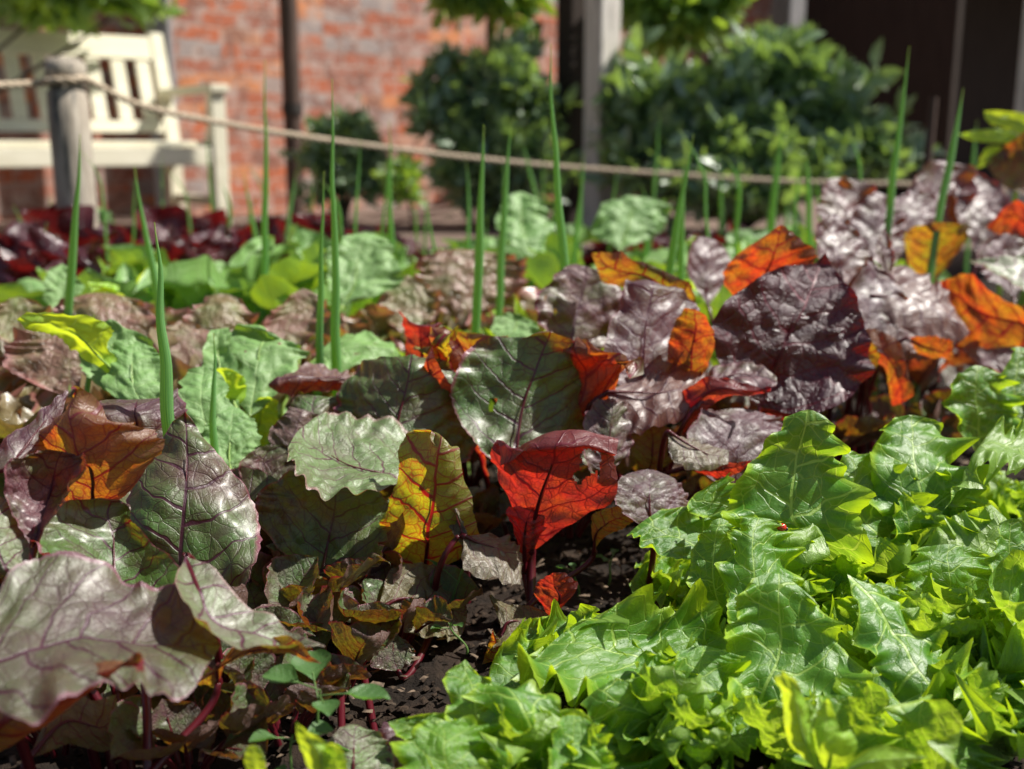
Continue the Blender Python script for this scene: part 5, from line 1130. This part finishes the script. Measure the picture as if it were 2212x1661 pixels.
rad = [(330, 1.9, 1.1, "mint green radish plant behind the red tinged lettuces at the left"), (560, 2.0, 1.2, "mint green radish plant in the middle distance left of the tall onions"), (430, 2.2, 1.1, "mint green radish plant before the maroon lettuces"), (690, 2.15, 1.1, "mint green radish plant behind the tall onions"), (850, 2.1, 1.0, "mint green radish plant beneath the middle onions"),
       (960, 2.3, 1.1, "mint green radish plant right of the middle onions"), (1180, 2.0, 1.0, "mint green radish plant under the slanting onion leaf"), (1300, 2.2, 1.1, "mint green radish plant before the pale post"), (1420, 2.0, 1.0, "mint green radish plant left of the bright onion pair"), (1580, 2.2, 1.15, "mint green radish plant behind the orange pointed leaf"),
       (1700, 2.4, 1.1, "mint green radish plant at the end of the rope"), (1500, 2.6, 1.0, "far radish plant before the large right shrub"), (1100, 2.7, 1.0, "far radish plant before the middle shrub"), (1860, 2.5, 1.0, "far radish plant behind the silver beetroot leaves"), (240, 1.75, .9, "radish plant near the left edge behind the pink lettuce"), (780, 1.9, .9, "low radish plant left of the pink lettuce"),
       (1620, 1.85, .9, "radish plant just behind the orange pointed leaf"), (620, 1.30, .75, "low radish plant under the broad mint leaf"), (420, 1.25, .75, "low radish plant beneath the thick onion leaf"), (150, 1.15, .6, "low radish plant in shade at the left"), (1000, 1.55, .75, "low radish plant behind the orange strip leaf")]
for i, (px, D, s, lb) in enumerate(rad):
    rosette("radish_plant", lb, "radish plant", G(px, D), 'radish', 'radish', M['radish'], M['lstalk'], 11, (.27 if D < 1.7 else .36) * s, (.12 if D < 1.7 else .15) * s, (1.35, .75, 1.0, -.25), 1600 + i, (.35, .5, .5), "radish plants in the bed", nt=34, ns=25, amp=1.0)
grn = [(300, 1.72, "small bright green lettuce behind the arching yellow green leaf"), (600, 1.78, "small bright green lettuce just left of the tall onion pair"), (850, 1.62, "small bright green lettuce behind the red pointed leaf tips"), (430, 1.95, "small green lettuce in the middle distance left of the tall onions"), (130, 1.8, "small green lettuce near the squarish mint leaf"),
       (960, 1.95, "small green lettuce behind the pink lettuce in the middle"), (760, 1.75, "small green lettuce right of the tall onion pair"), (1180, 1.9, "small green lettuce behind the mauve and green beetroot leaf")]
for i, (px, D, lb) in enumerate(grn):
    rosette("lettuce", lb, "lettuce", G(px, D), 'lettuce', 'frill', M['lime' if i % 2 else 'lettuce'], M['lstalk'], 14, .24, .15, (1.5, 1.1, .8, .1), 2100 + i, (.5, .5, .5), "small green lettuces in the middle of the bed", nt=44, ns=31)
lim = [(280, 2.0, "bunch of lime seedling leaves at the left"), (900, 2.15, "lime leaf tufts between the middle onions"), (1010, 2.05, "lime leaf tuft behind the pink lettuce"), (1290, 1.75, "bright lime leaf tuft right of the tall middle onion"), (1330, 1.9, "second lime tuft beside the orange strip leaf"), (1640, 2.0, "lime leaf tuft above the orange pointed leaf"), (1745, 2.1, "bright lime tuft left of the silver leaves"), (1560, 2.3, "lime tuft behind the onion pair"), (1860, 2.3, "lime tuft behind the silver beetroot leaves"), (700, 2.0, "lime tuft behind the tall onions"), (1180, 1.62, "small lime leaves left of the mauve and green beetroot leaf")]
for i, (px, D, lb) in enumerate(lim):
    rosette("seedling", lb, "seedling", G(px, D), 'lime', 'radish', M['lime'], M['lstalk'], 12, .27, .055, (1.45, 1.2, 1.2, .3), 1900 + i, (.7, .4, .5), "young seedlings", nt=22, ns=13, amp=1.0)
# tall amaranth-like plant at the right edge
am = empty("amaranth_plant", G(2200, 2.3), "orange and yellow leaved plant rising at the right edge before the shelter", "amaranth plant")
for i, (mt, a, b, rows) in enumerate([('beet_orange', .35, .3, [(2280, 400, 0), (2230, 420, 0, 2225, 350, 0, 2230, 290, 0), (2160, 400, 0, 2170, 350, 0, 2185, 300, 0), (2130, 350, 0)]),
    ('lime', .9, .3, [(2280, 330, 0), (2200, 290, 0, 2215, 270, 0, 2230, 255, 0), (2140, 265, 0, 2155, 250, 0, 2170, 240, 0), (2125, 240, 0)]),
    ('lime', .3, .5, [(2230, 310, 0), (2170, 310, 0, 2170, 295, 0, 2170, 280, 0), (2110, 305, 0, 2110, 292, 0, 2110, 282, 0), (2070, 290, 0)]),
    ('lime', .9, .2, [(2220, 330, 0), (2160, 350, 0, 2150, 335, 0, 2150, 315, 0), (2110, 365, 0, 2120, 345, 0, 2125, 325, 0), (2112, 360, 0)])]):
    g = am.location
    add_leaf(am, cage_from(rows, 2.2), M[mt], 'beet' if i == 0 else 'smooth', 77 + i, (a, b, .5), nt=30, ns=21, petiole=M['lstalk'], crown=np.array([g[0], g[1], .01]), prad=.004)

# ------------------------------------------------------------------ spring onions
ON = [(172, 290, 155, 590, 22), (100, 480, 100, 620, 14), (268, 485, 268, 620, 12), (303, 360, 325, 640, 21), (337, 480, 364, 857, 33), (207, 680, 183, 880, 17), (455, 720, 466, 990, 22), (497, 450, 498, 600, 10), (530, 370, 552, 540, 13), (578, 130, 568, 545, 17),
      (645, 610, 655, 800, 11), (706, 370, 683, 800, 21), (714, 170, 728, 795, 25), (437, 500, 438, 590, 8), (815, 620, 818, 725, 11), (845, 260, 842, 540, 15), (936, 440, 950, 705, 17), (920, 520, 933, 705, 13), (1052, 270, 1034, 550, 21), (1107, 260, 1090, 550, 18),
      (1050, 470, 1058, 730, 14), (1187, 480, 1115, 720, 15), (1198, 95, 1215, 590, 22), (1264, 330, 1240, 590, 14), (1212, 370, 1195, 480, 9), (1490, 290, 1453, 590, 20), (1476, 330, 1474, 600, 17), (1400, 390, 1397, 550, 12), (1504, 560, 1506, 650, 9), (1600, 330, 1594, 480, 10),
      (1692, 260, 1668, 510, 14), (1742, 330, 1743, 430, 13), (1962, 100, 1933, 400, 17), (2078, 190, 2054, 350, 17), (1555, 350, 1556, 470, 10), (1700, 430, 1699, 490, 8), (1130, 300, 1150, 400, 8), (545, 400, 540, 520, 8), (2110, 260, 2105, 350, 9)]
r_on = np.random.default_rng(12)
extra_lab = []
for j in range(34):
    x_ = 60 + j * 55 + r_on.uniform(-20, 20); yb_ = 480 + r_on.uniform(-50, 40) - (40 if x_ > 1300 else 0); h_ = r_on.uniform(60, 170)
    ON.append((x_ + r_on.uniform(-14, 14), yb_ - h_, x_, yb_, r_on.uniform(7.5, 11)))
    extra_lab.append('slim blurred onion leaf number ' )
ol = ["onion leaf left of the round post, wide and dark", "short onion leaf near the left edge above the squarish leaf", "short onion leaf right of the rounded lime leaf", "bent tipped onion leaf below the bench", "thickest onion leaf, in front at the left", "short onion leaf above the brown glowing leaf", "onion leaf rising right of the tall pointed beetroot leaf", "thin blurred onion leaf below the bench front leg",
      "leaning blurred onion leaf beside the bench front leg", "tall blurred onion leaf against the first brick pier", "thin onion leaf left of the tall pair", "left and shorter one of the tall onion pair", "tallest sharp onion leaf, right one of the pair", "very thin onion leaf among the mint leaves at the left", "short onion leaf right of the flat mint leaf", "blurred onion leaf under the rope in the middle",
      "onion leaf in the middle, right one of a close pair", "onion leaf in the middle, left one of a close pair", "wide bluish onion leaf before the middle shrub", "narrow onion leaf crossing the rope before the middle shrub", "upright onion leaf over the pink lettuce", "slanting onion leaf leaning right above the round beetroot leaf", "very tall onion leaf just left of the pale post", "onion leaf crossing the foot of the pale post", "small dark onion tip touching the very tall leaf",
      "lime lit onion leaf right of the pale post", "second onion leaf close behind the lime lit one", "thin onion leaf right of the pale post under the rope", "short onion leaf under the lime lit pair", "faint onion leaf before the large right shrub", "onion leaf crossing the rope end", "short onion leaf near the rope end", "tall bluish onion leaf against the dark shelter", "onion leaf at the right before the dark shelter", "thin blurred onion leaf below the rope at the right",
      "tiny onion leaf left of the silver beetroot leaves", "thin blurred onion leaf behind the rope near the pale post", "short blurred onion leaf at the bench front leg", "faint thin onion leaf at the right before the shelter"]
near_spot = ["under the round post", "at the bench seat", "left of the rounded lime leaf", "right of the rounded lime leaf", "before the bench end", "below the bench armrest", "before the first brick pier", "at the foot of the first pier", "left of the dark strip between the piers", "under the dark strip between the piers", "left of the low round shrub", "before the low round shrub", "right of the low round shrub", "before the second pier", "left of the close middle pair", "before the small wall plant",
  "at the left side of the middle shrub", "under the middle shrub", "right under the middle shrub", "before the black upright beside the pale post", "left of the pale post foot", "right of the pale post foot", "under the rope past the pale post", "left of the lime lit pair", "right of the lime lit pair", "at the left of the large shrub", "under the large shrub", "in the middle of the large shrub", "left of the rope end", "right of the rope end", "behind the small silver leaves", "at the right end of the large shrub", "left of the dark shelter", "before the dark shelter"]
ol += ["slim pale blurred onion leaf " + q_ for q_ in near_spot]
for i, (tx, ty, bx, by, wpx) in enumerate(ON):
    r = np.random.default_rng(60 + i)
    D = float(np.clip(.0132 * FPX / wpx, .95, 3.1)) if wpx < 30 else .98
    if i >= 39: D = float(r.uniform(2.0, 3.2))
    if i in (11, 12): D = 1.30
    if i == 6: D = 1.08
    if i == 5: D = 1.2
    rad = wpx / FPX * D * .5 * (.92 if i < 39 else .8)
    top = P(tx, ty, D + r.uniform(-.01, .02)); bot = P(bx, by, D)
    dr = (bot - top); k = (0.002 - top[2]) / dr[2]
    gnd = top + dr * max(k, 1.0); gnd[2] = 0.0
    n = 40; t = np.linspace(0, 1, n)[:, None]
    path = gnd * (1 - t) + top * t
    sd = np.array([r.normal(), r.normal() * .4, 0]) * .006
    path = path + sd * np.sin(t * math.pi * r.uniform(.8, 1.6)) + np.array([.0018, 0, 0]) * vnoise(t * 9, t * 0 + i, 3)
    if i % 10 == 7 or i >= 39 and i % 3 == 0:
        bd = np.clip(t - r.uniform(.75, .9), 0, 1) ** 1.5 * r.uniform(.15, .45) * (1 if r.random() < .5 else -1)
        path = path + np.concatenate([bd, bd * 0, -np.abs(bd) * .5], axis=1)
    tb = max(.05, 1 - 1 / max(k, 1.01)); tt = t[:, 0]
    rr_ = rad * (1 - ((np.clip(tt - tb, 0, 1)) / (1 - tb)) ** 1.25 * .96) * (1 + .03 * vnoise(tt * 14, tt * 0, i))
    rr_ = np.maximum(rr_, .0005)
    root = empty("spring_onion", tuple(gnd), ol[i], "spring onion", "spring onions rising from the bed")
    v, f, u = tube(path, rr_, 16, flat=.62)
    mesh_obj("leaf", v, f, M['onion'], root, u)
    parts = [tube(np.array([gnd + [0, 0, -.01], gnd + [0, 0, .02], gnd + [0, 0, .05]]), [rad * 1.25, rad * 1.3, rad * 1.02], 12)]
    v, f, u = merge(parts); mesh_obj("stem_base", v, f, M['lstalk'], root, u)
    if i % 3 == 0:      # a second shorter leaf lower down
        p2 = bez(gnd, gnd + [.01, 0, .06], gnd + [.02 * r.normal(), .02, .12], gnd + [.05 * r.normal(), .03, .17], 24)
        v, f, u = tube(p2, np.linspace(rad * .7, .0006, 24), 10, flat=.6); mesh_obj("leaf", v, f, M['onion'], root, u)

# ------------------------------------------------------------------ weeds between the stalks
def weed(px, D, h, label, leaves, seed):
    g = np.array(G(px, D)); root = empty("weed", tuple(g), label, "weed", "small weeds between the beetroot stalks")
    r = np.random.default_rng(seed)
    top = g + [r.normal() * .01, 0, h]
    stem = bez(g, g + [.004, 0, h * .4], top + [-.006, 0, -h * .3], top, 20)
    v, f, u = tube(stem, np.linspace(.0013, .0008, 20), 6); mesh_obj("stem", v, f, M['wstalk'], root, u)
    for (fx, az, L, W, el) in leaves:
        b = stem[int(fx * 19)]
        cg, pet = rosette_cage('seed', az, L, W, el, el - .5, .3, r, base=b, stalk=.35)
        v, f, uv, mid, nr = leaf_grid(cg, 'smooth', seed, 26, 17); lf = mesh_obj("leaf", v, f, M['weed'], root, uv, color=(.4, .4, .5))
        v, f, u = tube(np.vstack([pet, mid[:8]]), .0006, 5); mesh_obj("stalk", v, f, M['wstalk'], lf, u)
weed(640, .66, .085, "small green weed with oval leaves under the yellow edged leaf", [(1, 2.9, .045, .026, .3), (.98, -.1, .05, .024, .2), (.9, 1.8, .05, .03, .5), (.55, .0, .03, .016, -.3), (.95, -1.2, .03, .02, .2)], 1)
weed(575, .64, .06, "thin weed with tiny leaves left of the oval leaved weed", [(.9, .4, .03, .018, .3), (.95, 3.5, .03, .018, .4), (.5, -.3, .015, .009, .2), (.5, 2.8, .015, .009, .2)], 2)
weed(940, .95, .07, "tiny grass like weed on the soil below the olive leaf", [(.9, .4, .04, .006, .9), (.8, 2.6, .04, .006, .6), (.3, 3.0, .04, .006, .3)], 3)
weed(1680, 1.12, .06, "fine weed arching in the shade above the tall lettuce leaf", [(.9, .1, .06, .005, .8), (.7, 2.4, .04, .006, .7)], 4)
for i, (px, D) in enumerate([(1260, 1.05), (1330, 1.08), (1000, .92)]):
    weed(px, D, .03, ["tiny seedling weed on the soil right of the red stalk", "tiny seedling weed near the pinkish beetroot leaf", "tiny seedling weed below the grass like weed"][i], [(.9, .3 + i, .02, .010, .5), (.9, 3.2 + i, .02, .010, .5), (.8, 1.6 + i, .02, .009, .4)], 20 + i)

# ------------------------------------------------------------------ ladybird on the tall lettuce leaf
def ladybird():
    s = .0044
    from mathutils import Vector as Vv
    bpy.context.view_layer.update(); o_ = Vv((0, 0, CAMZ)); d_ = (Vv(P(1688, 1139, 1.0)) - o_).normalized()
    hit, loc, *_ = scn.ray_cast(bpy.context.evaluated_depsgraph_get(), o_, d_)
    c = np.array(loc - d_ * .0012) if hit else P(1688, 1139, .895)
    root = empty("ladybird", tuple(c), "tiny red ladybird with black spots on the tall green lettuce leaf", "ladybird")
    th = np.linspace(0, math.pi / 2, 9); ph = np.linspace(0, 2 * math.pi, 25)[:-1]
    def dome(cx, cy, cz, rx, ry, rz):
        v = []; 
        for a in th:
            for p in ph: v.append([cx + rx * math.cos(a) * math.cos(p), cy - rz * math.sin(a), cz + ry * math.cos(a) * math.sin(p)])
        v = np.array(v) + c; f = [[i * 24 + j, i * 24 + (j + 1) % 24, (i + 1) * 24 + (j + 1) % 24, (i + 1) * 24 + j] for i in range(8) for j in range(24)]
        return v, np.array(f), None
    red = plain("ladybird_red", (.55, .02, .01), (.62, .03, .01), 5, .15, 0, spec=.8); blk = plain("ladybird_black", (.01, .01, .01), (.015, .015, .015), 5, .2, 0, spec=.8)
    mesh_obj("wing_case", *dome(0, 0, 0, s, s * .82, s * .7)[:2], red, root)
    mesh_obj("head", *dome(s * .95, 0, -s * .35, s * .42, s * .42, s * .4)[:2], blk, root)
    for (x, z) in [(-.45, .35), (.2, .45), (-.1, -.05), (.4, -.3), (-.5, -.4), (.1, -.55)]:
        d = dome(x * s, -s * .7 * math.sqrt(max(0, 1 - x * x - (z / .82) ** 2)) + s * .06, z * s, s * .17, s * .15, s * .10)
        mesh_obj("spot", *d[:2], blk, root)
ladybird()

# ------------------------------------------------------------------ dew drops on the leaves nearest the focus
def drops():
    k = NT("water"); pr = k.n("BsdfPrincipled", None, Base_Color=(1, 1, 1), Roughness=.02); pr.inputs["Transmission Weight"].default_value = 1.0; pr.inputs["IOR"].default_value = 1.33
    m = k.done(pr)
    dg = bpy.context.evaluated_depsgraph_get()
    from mathutils import Vector as Vv
    bpy.context.view_layer.update(); dg = bpy.context.evaluated_depsgraph_get()
    r = random.Random(4); th = np.linspace(0, math.pi / 2, 5); ph = np.linspace(0, 2 * math.pi, 13)[:-1]
    spots = [(430, 1110, 5), (640, 1165, 4), (610, 1130, 5), (100, 1430, 5), (20, 1330, 6), (395, 1075, 3), (515, 1225, 3), (850, 1030, 3), (1640, 740, 3), (1585, 735, 3), (1680, 700, 3), (1820, 650, 4), (1790, 610, 3), (720, 1245, 3), (250, 1240, 3), (340, 1180, 3),
             (1870, 1130, 3), (1700, 1095, 3), (1340, 1390, 4), (1700, 1400, 4), (1960, 1420, 4), (2010, 1500, 4), (1150, 1560, 4), (980, 1600, 4), (1960, 620, 4), (2000, 650, 3), (1430, 720, 3), (1400, 850, 3)]
    for _ in range(50): spots.append((r.uniform(1350, 1950), r.uniform(600, 880), r.uniform(1.2, 2.4)))
    for _ in range(60): spots.append((r.uniform(900, 2200), r.uniform(1000, 1640), r.uniform(1.2, 2.6)))
    for _ in range(40): spots.append((r.uniform(0, 900), r.uniform(900, 1500), r.uniform(1.2, 2.4)))
    n = 0
    for (x, y, px) in spots:
        o = Vv((0, 0, CAMZ)); d = Vv(P(x, y, 1.0)) - o; d.normalize()
        hit, loc, nor, idx, ob, mt = scn.ray_cast(dg, o, d)
        if not hit or loc.y > 1.6 or ob.name.startswith(("soil", "leaf_litter", "stalk", "wing", "spot")): continue
        if nor.dot(d) > 0: nor = -nor
        if nor.z < .15: continue
        R = px / FPX * loc.y * .5
        z = np.array(nor); a = np.cross(z, [0.3, .9, .1]); a /= np.linalg.norm(a); b = np.cross(z, a); c = np.array(loc)
        v = np.array([c + R * (math.cos(t) * (math.cos(p) * a + math.sin(p) * b) * 1.0 + math.sin(t) * z * .6) for t in th for p in ph] )
        f = np.array([[i * 12 + j, i * 12 + (j + 1) % 12, (i + 1) * 12 + (j + 1) % 12, (i + 1) * 12 + j] for i in range(4) for j in range(12)])
        o2 = mesh_obj("water_drop", v, f, m)
        tag(o2, "clear bead of water resting on a leaf", "water drop", "water drops on the leaves"); n += 1
drops()
